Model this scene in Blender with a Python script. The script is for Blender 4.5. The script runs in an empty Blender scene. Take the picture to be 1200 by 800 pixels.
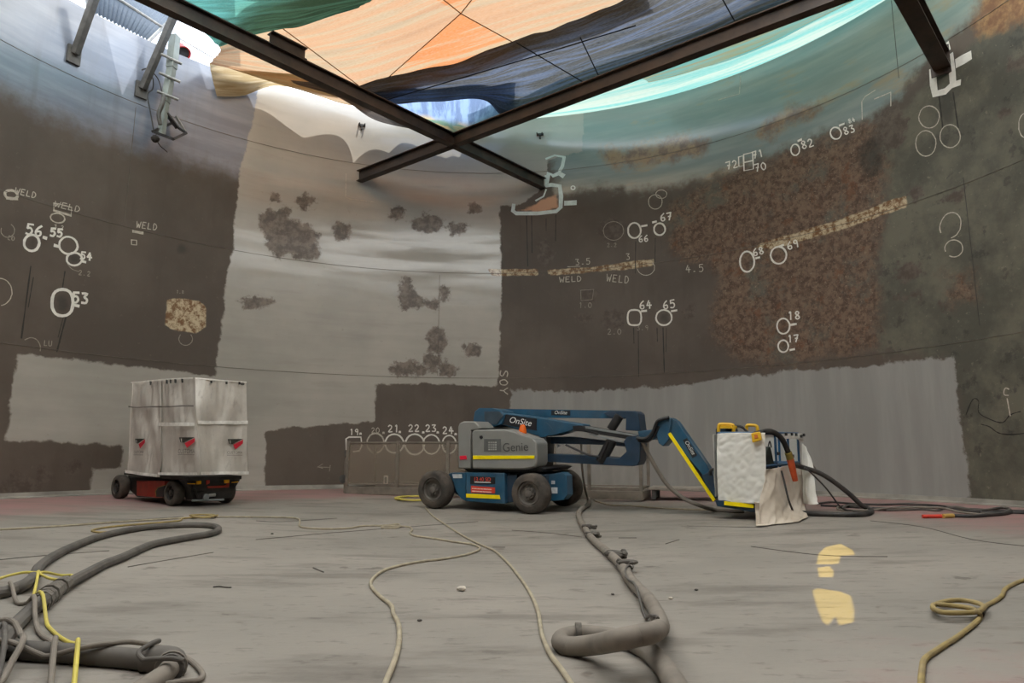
import bpy, bmesh, math, random
import numpy as np
from mathutils import Vector, noise as mnoise
from mathutils.geometry import tessellate_polygon

random.seed(7)
sc = bpy.context.scene
COL = sc.collection
PI = math.pi

# ------------------------------------------------------------------ camera and tank geometry (metres)
F = 812.0
PITCH, ROLL = 0.16630211, 0.00308872
CAMZ = 0.8086
CX, CY, R = -0.83103, 9.20164, 10.1325       # axis and radius of the tank
ZTOP = 10.77
S = 0.03                                     # the floor falls gently to the centre
H1, H2, H3 = 3.0095, 6.0359, 9.0791          # ring welds


def ray(px, py):
    x = (px - 600) / F
    y = -(py - 400) / F
    c, s = math.cos(ROLL), math.sin(ROLL)
    x, y = c * x - s * y, s * x + c * y
    cp, sp = math.cos(PITCH), math.sin(PITCH)
    return Vector((x, cp - sp * y, sp + cp * y))


CAM = Vector((0, 0, CAMZ))


def W(px, py, off=0.0):
    """point on the tank wall (or off metres inside it)"""
    q = ray(px, py)
    r = R - off
    a = q.x ** 2 + q.y ** 2
    b = -(q.x * CX + q.y * CY)
    c = CX * CX + CY * CY - r * r
    t = (-b + math.sqrt(max(b * b - a * c, 0))) / a
    return CAM + q * t


def Z(px, py, z):
    q = ray(px, py)
    return CAM + q * ((z - CAMZ) / q.z)


def fz(x, y):
    return -S * (R - math.hypot(x - CX, y - CY))


def FL(px, py, up=0.0):
    q = ray(px, py)
    lo, hi = 0.05, 40.0
    for _ in range(60):
        m = (lo + hi) / 2
        if CAMZ + q.z * m > fz(q.x * m, q.y * m) + up:
            lo = m
        else:
            hi = m
    return CAM + q * lo


def YP(px, py, y):
    q = ray(px, py)
    return CAM + q * (y / q.y)


def ppm(p):
    return F / (p - CAM).length


def sz(p):
    """wall coordinates: arc length from straight ahead, height"""
    return math.atan2(p.x - CX, p.y - CY) * R, p.z


def unsz(s, z, off=0.0):
    a = s / R
    return Vector((CX + (R - off) * math.sin(a), CY + (R - off) * math.cos(a), z))


# ------------------------------------------------------------------ node materials
def newmat(name):
    m = bpy.data.materials.new(name)
    m.use_nodes = True
    nt = m.node_tree
    for n in list(nt.nodes):
        nt.nodes.remove(n)
    out = nt.nodes.new('ShaderNodeOutputMaterial')
    return m, nt, out


def N(nt, t, **kw):
    n = nt.nodes.new(t)
    for k, v in kw.items():
        if k.startswith('in_'):
            key = k[3:]
            key = int(key) if key.isdigit() else key.replace('_', ' ')
            n.inputs[key].default_value = v
        else:
            setattr(n, k, v)
    return n


def L(nt, a, b):
    nt.links.new(a, b)


def lin(c):
    return tuple(((v / 255) / 12.92 if v / 255 <= 0.04045 else ((v / 255 + 0.055) / 1.055) ** 2.4) for v in c) + (1.0,)


def mixc(nt, fac, a, b):
    n = nt.nodes.new('ShaderNodeMix')
    n.data_type = 'RGBA'
    for sock, v in ((0, fac), (6, a), (7, b)):
        if isinstance(v, (float, int)):
            n.inputs[sock].default_value = v
        elif isinstance(v, tuple):
            n.inputs[sock].default_value = v
        else:
            L(nt, v, n.inputs[sock])
    return n.outputs[2]


def ramp(nt, fac, lo, hi):
    n = nt.nodes.new('ShaderNodeMapRange')
    n.interpolation_type = 'SMOOTHSTEP'
    L(nt, fac, n.inputs[0])
    n.inputs[1].default_value = lo
    n.inputs[2].default_value = hi
    return n.outputs[0]


def math_(nt, op, a, b=0.0):
    n = nt.nodes.new('ShaderNodeMath')
    n.operation = op
    for i, v in ((0, a), (1, b)):
        if isinstance(v, (float, int)):
            n.inputs[i].default_value = v
        else:
            L(nt, v, n.inputs[i])
    return n.outputs[0]


def noise(nt, vec, scale, detail=4.0, rough=0.55, vs=None):
    if vs is not None:
        mp = nt.nodes.new('ShaderNodeMapping')
        mp.inputs['Scale'].default_value = vs
        L(nt, vec, mp.inputs[0])
        vec = mp.outputs[0]
    n = nt.nodes.new('ShaderNodeTexNoise')
    n.inputs['Scale'].default_value = scale
    n.inputs['Detail'].default_value = detail
    n.inputs['Roughness'].default_value = rough
    L(nt, vec, n.inputs['Vector'])
    return n.outputs['Fac']


MATS = {}


def pm(name, rgb, rough=0.5, metal=0.0, var=0.25, scale=6.0, dust=0.0, bump=0.0, spec=0.5, coat=0.0, dustc=(128, 120, 110)):
    """painted or plain surface with a little procedural unevenness and dust"""
    if name in MATS:
        return MATS[name]
    m, nt, out = newmat(name)
    b = nt.nodes.new('ShaderNodeBsdfPrincipled')
    tc = nt.nodes.new('ShaderNodeTexCoord')
    v = tc.outputs['Object']
    n1 = noise(nt, v, scale, 5)
    c = lin(rgb)
    dark = tuple(x * (1 - var) for x in c[:3]) + (1,)
    lite = tuple(min(1, x * (1 + var)) for x in c[:3]) + (1,)
    col = mixc(nt, ramp(nt, n1, 0.3, 0.7), dark, lite)
    if dust > 0:
        n2 = noise(nt, v, scale * 0.6, 6, 0.65)
        col = mixc(nt, math_(nt, 'MULTIPLY', ramp(nt, n2, 0.35, 0.7), dust), col, lin(dustc))
    L(nt, col, b.inputs['Base Color'])
    b.inputs['Roughness'].default_value = rough
    b.inputs['Metallic'].default_value = metal
    b.inputs['Specular IOR Level'].default_value = spec
    b.inputs['Coat Weight'].default_value = coat
    if bump > 0:
        bp = nt.nodes.new('ShaderNodeBump')
        bp.inputs['Strength'].default_value = bump
        bp.inputs['Distance'].default_value = 0.02
        L(nt, noise(nt, v, scale * 4, 5), bp.inputs['Height'])
        L(nt, bp.outputs[0], b.inputs['Normal'])
    L(nt, b.outputs[0], out.inputs[0])
    MATS[name] = m
    return m


# ------------------------------------------------------------------ mesh building
class MB:
    def __init__(s):
        s.v = []
        s.f = []

    def add(s, verts, faces):
        k = len(s.v)
        s.v += [Vector(p) for p in verts]
        s.f += [tuple(i + k for i in f) for f in faces]
        return s

    def box(s, o, ax, ay, az):
        """box spanned from corner o by three edge vectors"""
        o, ax, ay, az = Vector(o), Vector(ax), Vector(ay), Vector(az)
        vs = [o, o + ax, o + ax + ay, o + ay, o + az, o + ax + az, o + ax + ay + az, o + ay + az]
        fs = [(0, 3, 2, 1), (4, 5, 6, 7), (0, 1, 5, 4), (1, 2, 6, 5), (2, 3, 7, 6), (3, 0, 4, 7)]
        return s.add(vs, fs)

    def prism(s, pts, d):
        """closed outline of 3D points swept along d"""
        d = Vector(d)
        pts = [Vector(p) for p in pts]
        n = len(pts)
        tris = tessellate_polygon([pts])
        fs = [tuple(t) for t in tris] + [tuple(i + n for i in reversed(t)) for t in tris]
        fs += [(i, (i + 1) % n, (i + 1) % n + n, i + n) for i in range(n)]
        return s.add(pts + [p + d for p in pts], fs)

    def tube(s, path, r, sides=10, cap=True):
        path = [Vector(p) for p in path]
        n = len(path)
        rs = r if isinstance(r, (list, tuple)) else [r] * n
        up = None
        rings = []
        for i, p in enumerate(path):
            t = (path[min(i + 1, n - 1)] - path[max(i - 1, 0)])
            if t.length < 1e-9:
                t = Vector((0, 0, 1))
            t.normalize()
            if up is None:
                up = Vector((0, 0, 1)) if abs(t.z) < 0.9 else Vector((1, 0, 0))
            a = t.cross(up)
            if a.length < 1e-6:
                a = t.cross(Vector((1, 0.3, 0)))
            a.normalize()
            b = a.cross(t).normalized()
            up = b
            rings.append([p + (a * math.cos(2 * PI * k / sides) + b * math.sin(2 * PI * k / sides)) * rs[i] for k in range(sides)])
        vs = [q for rg in rings for q in rg]
        fs = []
        for i in range(n - 1):
            for k in range(sides):
                k2 = (k + 1) % sides
                fs.append((i * sides + k, (i + 1) * sides + k, (i + 1) * sides + k2, i * sides + k2))
        if cap:
            fs.append(tuple(range(sides)))
            fs.append(tuple(reversed(range((n - 1) * sides, n * sides))))
        return s.add(vs, fs)

    def lathe(s, o, axis, prof, seg=32, ref=None):
        """prof = list of (distance along axis, radius)"""
        axis = Vector(axis).normalized()
        a = axis.orthogonal().normalized()
        b = axis.cross(a)
        o = Vector(o)
        vs, fs = [], []
        for t, r in prof:
            for k in range(seg):
                th = 2 * PI * k / seg
                vs.append(o + axis * t + (a * math.cos(th) + b * math.sin(th)) * r)
        for i in range(len(prof) - 1):
            for k in range(seg):
                k2 = (k + 1) % seg
                fs.append((i * seg + k, i * seg + k2, (i + 1) * seg + k2, (i + 1) * seg + k))
        fs.append(tuple(reversed(range(seg))))
        fs.append(tuple(range((len(prof) - 1) * seg, len(prof) * seg)))
        return s.add(vs, fs)

    def grid(s, rows):
        n = len(rows[0])
        k = len(s.v)
        for r_ in rows:
            s.v += [Vector(p) for p in r_]
        for i in range(len(rows) - 1):
            for j in range(n - 1):
                s.f.append((k + i * n + j, k + i * n + j + 1, k + (i + 1) * n + j + 1, k + (i + 1) * n + j))
        return s

    def build(s, name, mat, parent=None, bevel=0.0, smooth=35, solid=0.0, origin=None, subsurf=0):
        o0 = Vector((0, 0, 0))
        if parent is not None:
            o0 = worldloc(parent)
        elif origin is not None:
            o0 = Vector(origin)
        me = bpy.data.meshes.new(name)
        me.from_pydata([tuple(p - o0) for p in s.v], [], s.f)
        bm = bmesh.new()
        bm.from_mesh(me)
        bmesh.ops.recalc_face_normals(bm, faces=bm.faces)
        bm.to_mesh(me)
        bm.free()
        me.materials.append(mat)
        ob = bpy.data.objects.new(name, me)
        COL.objects.link(ob)
        if parent is not None:
            ob.parent = parent
        else:
            ob.location = o0
        if smooth:
            me.shade_smooth()
            me.set_sharp_from_angle(angle=math.radians(smooth))
        if solid:
            md = ob.modifiers.new('thickness', 'SOLIDIFY')
            md.thickness = solid
            md.offset = 0
        if bevel:
            md = ob.modifiers.new('soft edges', 'BEVEL')
            md.width = bevel
            md.segments = 2
            md.limit_method = 'ANGLE'
            md.angle_limit = math.radians(40)
        return ob


def worldloc(o):
    p = Vector(o.location)
    while o.parent is not None:
        o = o.parent
        p = p + Vector(o.location)
    return p


def thing(name, loc, label, cat, group=None):
    o = bpy.data.objects.new(name, None)
    o.location = loc
    o.empty_display_size = 0.2
    COL.objects.link(o)
    tag(o, label, cat, group)
    return o


def tag(o, label, cat, group=None, kind=None):
    if label:
        o['label'] = label
    if cat:
        o['category'] = cat
    if group:
        o['group'] = group
    if kind:
        o['kind'] = kind
    return o


def crom(pts, n=6):
    """Catmull-Rom through points"""
    pts = [Vector(p) for p in pts]
    out = []
    m = len(pts)
    for i in range(m - 1):
        p0, p1, p2, p3 = pts[max(i - 1, 0)], pts[i], pts[i + 1], pts[min(i + 2, m - 1)]
        for k in range(n):
            t = k / n
            out.append(0.5 * ((2 * p1) + (p2 - p0) * t + (2 * p0 - 5 * p1 + 4 * p2 - p3) * t * t + (3 * p1 - p0 - 3 * p2 + p3) * t ** 3))
    out.append(pts[-1])
    return out


def text_mesh(txt, p0, p1, up, mat, parent, name='lettering', depth=0.003, shear=0.0, hfac=None):
    """letters from p0 to p1 (left to right along the base line)"""
    cu = bpy.data.curves.new('txt', 'FONT')
    cu.body = txt
    cu.size = 1.0
    cu.shear = shear
    ob = bpy.data.objects.new('txt', cu)
    COL.objects.link(ob)
    bpy.context.view_layer.update()
    dg = bpy.context.evaluated_depsgraph_get()
    me = bpy.data.meshes.new_from_object(ob.evaluated_get(dg))
    bpy.data.objects.remove(ob)
    vs = [v.co.copy() for v in me.vertices]
    fs = [tuple(p.vertices) for p in me.polygons]
    x0, x1 = min(v.x for v in vs), max(v.x for v in vs)
    p0, p1 = Vector(p0), Vector(p1)
    dx = p1 - p0
    k = dx.length / (x1 - x0)
    ex = dx.normalized()
    ey = Vector(up)
    ey = (ey - ex * ey.dot(ex)).normalized()
    hk = k if hfac is None else k * hfac
    m = MB()
    m.add([p0 + ex * ((v.x - x0) * k) + ey * (v.y * hk) for v in vs], fs)
    bpy.data.meshes.remove(me)
    return m.build(name, mat, parent, smooth=0)


# ================================================================== THE TANK: wall, floor, trims
def poly_sdf(P, poly):
    """signed distance (inside positive) of points P (n,2) to polygon"""
    P = np.asarray(P)
    poly = np.asarray(poly)
    d = np.full(len(P), 1e9)
    inside = np.zeros(len(P), bool)
    n = len(poly)
    for i in range(n):
        a, b = poly[i], poly[(i + 1) % n]
        e = b - a
        w = P - a
        t = np.clip((w @ e) / max(e @ e, 1e-12), 0, 1)
        q = w - t[:, None] * e
        d = np.minimum(d, np.hypot(q[:, 0], q[:, 1]))
        c = ((a[1] > P[:, 1]) != (b[1] > P[:, 1]))
        if abs(e[1]) > 1e-12:
            c &= P[:, 0] < (b[0] - a[0]) * (P[:, 1] - a[1]) / e[1] + a[0]
        inside ^= c
    return np.where(inside, d, -d)


def wp(pts):
    return np.array([sz(W(*p)) for p in pts])


def ell(cx, cy, rx, ry, n=14):
    return [(cx + rx * math.cos(2 * PI * k / n), cy + ry * math.sin(2 * PI * k / n)) for k in range(n)]


LIGHT = [
    [(306, 60), (300, 120), (290, 165), (281, 200), (277, 235), (273, 290), (267, 320), (262, 360), (257, 400), (252, 441),
     (225, 437), (170, 431), (85, 421), (20, 414), (14, 460), (8, 515), (70, 517), (143, 522), (142, 549), (108, 550), (104, 590),
     (311, 590), (311, 506), (335, 502), (400, 496), (440, 494), (439, 450), (500, 449), (583, 453), (585, 420), (588, 330),
     (586, 260), (586, 241), (600, 242), (620, 234), (640, 215), (642, 187), (683, 178), (684, 100), (600, 80), (420, 70)],
]
LIGHT2 = [
    [(598, 456), (650, 459), (700, 457), (760, 454), (800, 451), (835, 445), (900, 438), (950, 433), (1000, 429), (1060, 424),
     (1117, 419.5), (1122, 470), (1130, 530), (1139, 600), (960, 600), (598, 600)],
]
RUST = [
    [(782, 256), (792, 240), (832, 212), (870, 198), (908, 190), (960, 168), (1000, 151), (1030, 145), (1036, 200), (1031, 240),
     (1024, 290), (1028, 335), (1026, 410), (960, 418), (905, 430), (868, 420), (835, 396), (842, 350), (834, 302), (800, 304), (786, 290)],
    [(1108, 325), (1135, 318), (1142, 345), (1118, 352)],
]
OLIVE = [[(1032, 150), (1040, 250), (1028, 300), (1027, 412), (1117, 420), (1140, 610), (1290, 620), (1290, -40), (1150, 40), (1090, 100)]]
TOPL = [[(-60, 78), (0, 100), (60, 132), (150, 166), (215, 186), (290, 203), (315, 160), (320, 40), (200, 20), (-60, -90)]]
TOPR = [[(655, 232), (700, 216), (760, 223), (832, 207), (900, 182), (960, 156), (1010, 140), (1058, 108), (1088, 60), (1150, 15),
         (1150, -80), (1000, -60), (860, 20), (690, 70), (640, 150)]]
STAIN = [
    [(304, 253), (314, 245), (336, 244), (344, 259), (356, 262), (376, 273), (371, 281), (375, 302), (360, 306), (346, 300), (324, 302), (314, 290), (308, 270)],
    ell(358, 236, 11, 9), ell(322, 232, 6, 5), ell(400, 270, 11, 11), ell(466, 250, 9, 8), ell(500, 262, 19, 11), ell(535, 267, 14, 7),
    ell(556, 245, 8, 6), ell(476, 335, 7, 9), ell(480, 352, 14, 12), ell(506, 356, 9, 7), ell(520, 345, 6, 10), ell(512, 400, 12, 17),
    ell(506, 424, 12, 11), ell(300, 353, 20, 7), ell(553, 409, 12, 10), ell(478, 432, 22, 9), ell(524, 432, 12, 9),
    ell(717, 270, 17, 14), ell(638, 296, 9, 14), ell(690, 346, 9, 7), ell(718, 373, 13, 11), ell(808, 366, 8, 8), ell(683, 373, 10, 6),
    ell(1065, 318, 16, 12), ell(1053, 350, 6, 6), ell(1070, 346, 6, 5), ell(1104, 359, 5, 6), ell(1120, 230, 14, 7), ell(1075, 228, 12, 8),
    ell(24, 566, 20, 12), ell(50, 558, 12, 9), ell(8, 576, 10, 9), ell(85, 548, 10, 6), ell(1195, 75, 14, 9), ell(1178, 130, 12, 8), ell(1045, 150, 18, 26), ell(720, 320, 5, 6),
]
TAN = [
    [(195, 351), (203, 349), (235, 353), (242, 360), (241, 383), (230, 391), (203, 386), (194, 380)],
    [(572, 315), (630, 315), (631, 322), (575, 323)], [(642, 316), (700, 312), (740, 306), (766, 304), (765, 311), (740, 315), (700, 318), (643, 323)],
    [(880, 289), (905, 281), (960, 264), (1010, 248), (1045, 234), (1062, 230), (1063, 242), (1035, 252), (990, 268), (950, 279), (905, 292)],
]
OCHRE = [[(1138, -60), (1300, -90), (1300, 14), (1190, 27), (1160, 40), (1143, 32)],
         [(886, 160), (892, 146), (922, 126), (962, 114), (962, 128), (950, 134), (925, 148), (905, 158)],
         [(700, 176), (760, 170), (800, 160), (830, 165), (820, 182), (770, 190), (720, 196)]]
PEACH = [[(607, 247), (628, 239), (635, 232), (652, 229), (655, 244), (630, 248)]]
BLACK = [ell(73, 355, 7, 10), ell(37, 285, 5, 6), ell(87, 303, 5, 4), ell(778, 372, 5, 5), ell(1020, 185, 14, 24), ell(1110, 128, 9, 20), ell(212, 292, 5, 5)]


def wall_mat():
    m, nt, out = newmat('weathered tank wall')
    b = nt.nodes.new('ShaderNodeBsdfPrincipled')
    tc = nt.nodes.new('ShaderNodeTexCoord')
    v = tc.outputs['Object']
    uv = nt.nodes.new('ShaderNodeUVMap').outputs[0]      # arc length and height in metres

    def at(name):
        a = nt.nodes.new('ShaderNodeAttribute')
        a.attribute_name = name
        return a.outputs['Fac']

    nE = noise(nt, v, 3.0, 6, 0.65)                      # ragged edges
    nF = noise(nt, v, 9.0, 5, 0.6)
    nB = noise(nt, v, 0.35, 5, 0.6)
    nS = noise(nt, uv, 1.0, 5, 0.6, vs=(2.2, 0.25, 1))   # runs down the wall
    nH = noise(nt, uv, 1.0, 4, 0.6, vs=(0.35, 3.0, 1))   # passes of the sprayer

    def mask(name, amp=0.3, w=0.03, src=nE):
        d = math_(nt, 'ADD', at(name), math_(nt, 'MULTIPLY', math_(nt, 'SUBTRACT', src, 0.5), amp))
        return ramp(nt, d, -w, w)

    col = mixc(nt, ramp(nt, nB, 0.35, 0.65), lin((84, 74, 65)), lin((99, 88, 78)))
    col = mixc(nt, math_(nt, 'MULTIPLY', ramp(nt, nS, 0.5, 0.75), 0.35), col, lin((74, 64, 56)))
    col = mixc(nt, math_(nt, 'MULTIPLY', ramp(nt, nF, 0.62, 0.75), 0.25), col, lin((130, 120, 108)))
    ol = mixc(nt, ramp(nt, noise(nt, v, 0.9, 7, .68), 0.38, 0.62), lin((82, 80, 70)), lin((108, 104, 90)))
    ol = mixc(nt, math_(nt, 'MULTIPLY', ramp(nt, noise(nt, v, 2.0, 7, .7), 0.56, 0.64), 0.6), ol, lin((56, 54, 50)))
    ol = mixc(nt, math_(nt, 'MULTIPLY', ramp(nt, noise(nt, v, 12.0, 4, .7), 0.62, 0.7), 0.4), ol, lin((150, 142, 124)))
    col = mixc(nt, mask('m_olive', 0.8, 0.15), col, ol)
    # upper courses; blue sky light is put into the left grey
    tl = mixc(nt, ramp(nt, nH, 0.35, 0.7), lin((112, 120, 136)), lin((136, 144, 158)))
    tl = mixc(nt, math_(nt, 'MULTIPLY', ramp(nt, nS, 0.5, 0.75), 0.4), tl, lin((98, 98, 104)))
    mTL = mask('m_topl', 0.9, 0.45)
    col = mixc(nt, mTL, col, tl)
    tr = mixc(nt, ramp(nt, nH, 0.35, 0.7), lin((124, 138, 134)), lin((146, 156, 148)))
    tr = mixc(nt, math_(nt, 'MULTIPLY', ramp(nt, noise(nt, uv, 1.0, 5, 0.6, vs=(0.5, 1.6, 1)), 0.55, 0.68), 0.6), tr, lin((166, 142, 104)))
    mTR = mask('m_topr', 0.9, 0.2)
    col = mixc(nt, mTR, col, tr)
    # rust
    rv = noise(nt, v, 7.0, 8, 0.75)
    ru = mixc(nt, ramp(nt, rv, 0.36, 0.62), lin((80, 62, 52)), lin((126, 104, 86)))
    ru = mixc(nt, math_(nt, 'MULTIPLY', ramp(nt, noise(nt, v, 2.2, 6, 0.7), 0.56, 0.66), 0.6), ru, lin((118, 80, 56)))
    ru = mixc(nt, math_(nt, 'MULTIPLY', ramp(nt, noise(nt, v, 0.9, 6, 0.7), 0.52, 0.66), 0.75), ru, lin((100, 100, 90)))
    ru = mixc(nt, math_(nt, 'MULTIPLY', ramp(nt, noise(nt, v, 20.0, 4, 0.75), 0.58, 0.70), 0.7), ru, lin((172, 156, 134)))
    mRU = mask('m_rust', 1.5, 0.25, noise(nt, v, 1.6, 7, .75))
    col = mixc(nt, mRU, col, ru)
    # pale primer
    li = mixc(nt, ramp(nt, nB, 0.3, 0.7), lin((162, 158, 148)), lin((180, 174, 163)))
    li = mixc(nt, math_(nt, 'MULTIPLY', ramp(nt, nH, 0.55, 0.75), 0.35), li, lin((146, 140, 130)))
    li = mixc(nt, math_(nt, 'MULTIPLY', ramp(nt, nF, 0.66, 0.74), 0.35), li, lin((140, 130, 118)))
    mLI = mask('m_light', 0.28, 0.03)
    col = mixc(nt, mLI, col, li)
    l2 = mixc(nt, ramp(nt, nS, 0.35, 0.7), lin((146, 144, 139)), lin((158, 156, 151)))
    mL2 = mask('m_light2', 0.42, 0.035)
    col = mixc(nt, mL2, col, l2)
    # blotches
    st = mixc(nt, ramp(nt, noise(nt, v, 5.0, 7, 0.7), 0.4, 0.62), lin((88, 76, 68)), lin((128, 115, 103)))
    mST = math_(nt, 'MULTIPLY', mask('m_stain', 0.75, 0.06, noise(nt, v, 4.0, 7, 0.7)), 0.92)
    dk = mixc(nt, 0.55, st, lin((70, 60, 52)))
    onl = math_(nt, 'MAXIMUM', mLI, 0.0)
    col = mixc(nt, mST, col, mixc(nt, onl, dk, st))
    ta = mixc(nt, ramp(nt, noise(nt, v, 7.0, 7, 0.75), 0.42, 0.58), lin((122, 88, 56)), lin((202, 184, 152)))
    col = mixc(nt, mask('m_tan', 0.12, 0.02), col, ta)
    oc = mixc(nt, ramp(nt, noise(nt, v, 2.5, 7, .7), .4, .6), lin((124, 84, 54)), lin((170, 132, 86)))
    col = mixc(nt, math_(nt, 'MULTIPLY', mask('m_ochre', 1.1, 0.2, noise(nt, v, 1.6, 7, .72)), .85), col, oc)
    col = mixc(nt, mask('m_peach', 0.25, 0.04), col, lin((214, 164, 132)))
    col = mixc(nt, math_(nt, 'MULTIPLY', mask('m_black', 0.3, 0.08), 0.6), col, lin((52, 50, 46)))
    L(nt, col, b.inputs['Base Color'])
    ro = math_(nt, 'SUBTRACT', math_(nt, 'ADD', 0.5, math_(nt, 'MULTIPLY', nF, 0.2)),
               math_(nt, 'MULTIPLY', math_(nt, 'MAXIMUM', mTR, math_(nt, 'MAXIMUM', mTL, math_(nt, 'MULTIPLY', mLI, 0.8))), 0.24))
    ro = math_(nt, 'ADD', ro, math_(nt, 'MULTIPLY', mRU, 0.2))
    L(nt, ro, b.inputs['Roughness'])
    ct = math_(nt, 'MAXIMUM', mTR, math_(nt, 'MAXIMUM', math_(nt, 'MULTIPLY', mTL, 0.7), math_(nt, 'MULTIPLY', math_(nt, 'MULTIPLY', math_(nt, 'SUBTRACT', mLI, math_(nt, 'MULTIPLY', mLI, mST)), ramp(nt, nH, 0.3, 0.6)), 0.6)))
    L(nt, ct, b.inputs['Coat Weight'])
    b.inputs['Coat Roughness'].default_value = 0.16
    b.inputs['Coat IOR'].default_value = 2.0
    bp = nt.nodes.new('ShaderNodeBump')
    bp.inputs['Strength'].default_value = 0.35
    bp.inputs['Distance'].default_value = 0.03
    h = math_(nt, 'ADD', math_(nt, 'MULTIPLY', rv, math_(nt, 'ADD', 0.15, mRU)), math_(nt, 'MULTIPLY', mST, -0.3))
    L(nt, h, bp.inputs['Height'])
    L(nt, bp.outputs[0], b.inputs['Normal'])
    L(nt, b.outputs[0], out.inputs[0])
    return m


def build_wall():
    # fine grid where the photograph looks, coarser behind
    fine = np.arange(-112, 112.01, 0.42)
    rear = np.linspace(112, 248, 60)[1:-1]
    ang = np.radians(np.concatenate([fine, rear]))
    zs = np.linspace(0, ZTOP, 145)
    A, Zg = np.meshgrid(ang, zs)
    na, nz = len(ang), len(zs)
    X = CX + R * np.sin(A)
    Y = CY + R * np.cos(A)
    inner = np.stack([X.ravel(), Y.ravel(), Zg.ravel()], 1)
    T = 0.012
    ro = R + T
    o2 = np.stack([np.tile(CX + ro * np.sin(ang), 2), np.tile(CY + ro * np.cos(ang), 2), np.repeat([ZTOP, 0.0], na)], 1)
    V = np.concatenate([inner, o2])
    faces = []
    for i in range(nz - 1):
        for j in range(na):
            j2 = (j + 1) % na
            faces.append((i * na + j2, i * na + j, (i + 1) * na + j, (i + 1) * na + j2))
    top, o0, o1 = (nz - 1) * na, nz * na, (nz + 1) * na
    for j in range(na):
        j2 = (j + 1) % na
        faces.append((top + j2, top + j, o0 + j, o0 + j2))
        faces.append((o0 + j2, o0 + j, o1 + j, o1 + j2))
    me = bpy.data.meshes.new('wall_round')
    me.from_pydata(V.tolist(), [], faces)
    SZ = np.stack([(A * R).ravel(), Zg.ravel()], 1)
    SZ = np.concatenate([SZ, np.full((2 * na, 2), 200.0)])

    def attr(name, polys):
        d = np.full(len(SZ), -9.0)
        for p in polys:
            q = wp(p)
            lo, hi = q.min(0) - 2.0, q.max(0) + 2.0
            sel = np.where(((SZ > lo) & (SZ < hi)).all(1))[0]
            if len(sel):
                d[sel] = np.maximum(d[sel], poly_sdf(SZ[sel], q))
        a = me.attributes.new(name, 'FLOAT', 'POINT')
        a.data.foreach_set('value', d.astype(np.float32))

    for nme, ps in (('m_light', LIGHT), ('m_light2', LIGHT2), ('m_rust', RUST), ('m_topl', TOPL), ('m_topr', TOPR),
                    ('m_stain', STAIN), ('m_tan', TAN), ('m_peach', PEACH), ('m_black', BLACK), ('m_olive', OLIVE), ('m_ochre', OCHRE)):
        attr(nme, ps)
    uvl = me.uv_layers.new(name='UVMap')
    li = np.zeros(len(me.loops), np.int32)
    me.loops.foreach_get('vertex_index', li)
    uvl.data.foreach_set('uv', SZ[li].astype(np.float32).ravel())
    me.materials.append(wall_mat())
    me.shade_smooth()
    me.set_sharp_from_angle(angle=math.radians(40))
    ob = bpy.data.objects.new('wall_round', me)
    COL.objects.link(ob)
    ob['kind'] = 'structure'
    return ob


wall = build_wall()

# ring welds and upright welds, part of the wall
M_seam = pm('weld bead', (104, 96, 86), 0.55, var=0.4, scale=3)
M_seam_dark = pm('dark weld bead', (62, 58, 54), 0.55, var=0.3, scale=3)
for hz in (H1, H2, H3):
    mb = MB()
    P = [unsz(math.radians(a) * R, hz, 0.002) for a in np.arange(-180, 180.1, 1.5)]
    mb.tube(P, 0.006, 6)
    mb.build('weld_seam', M_seam, wall)
for a, b_ in (((1131, 207), (1146, 382)), ((515, 322), (513, 440)), ((1046, 0), (1052, 92)), ((590, 243), (590, 318)), ((157, 125), (148, 262))):
    p, q = sz(W(*a)), sz(W(*b_))
    sm = (p[0] + q[0]) / 2
    mb = MB()
    mb.tube([unsz(sm, p[1], 0.002), unsz(sm, q[1], 0.002)], 0.006, 6)
    mb.build('weld_seam', M_seam_dark if a[0] > 1000 else M_seam, wall)

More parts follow.
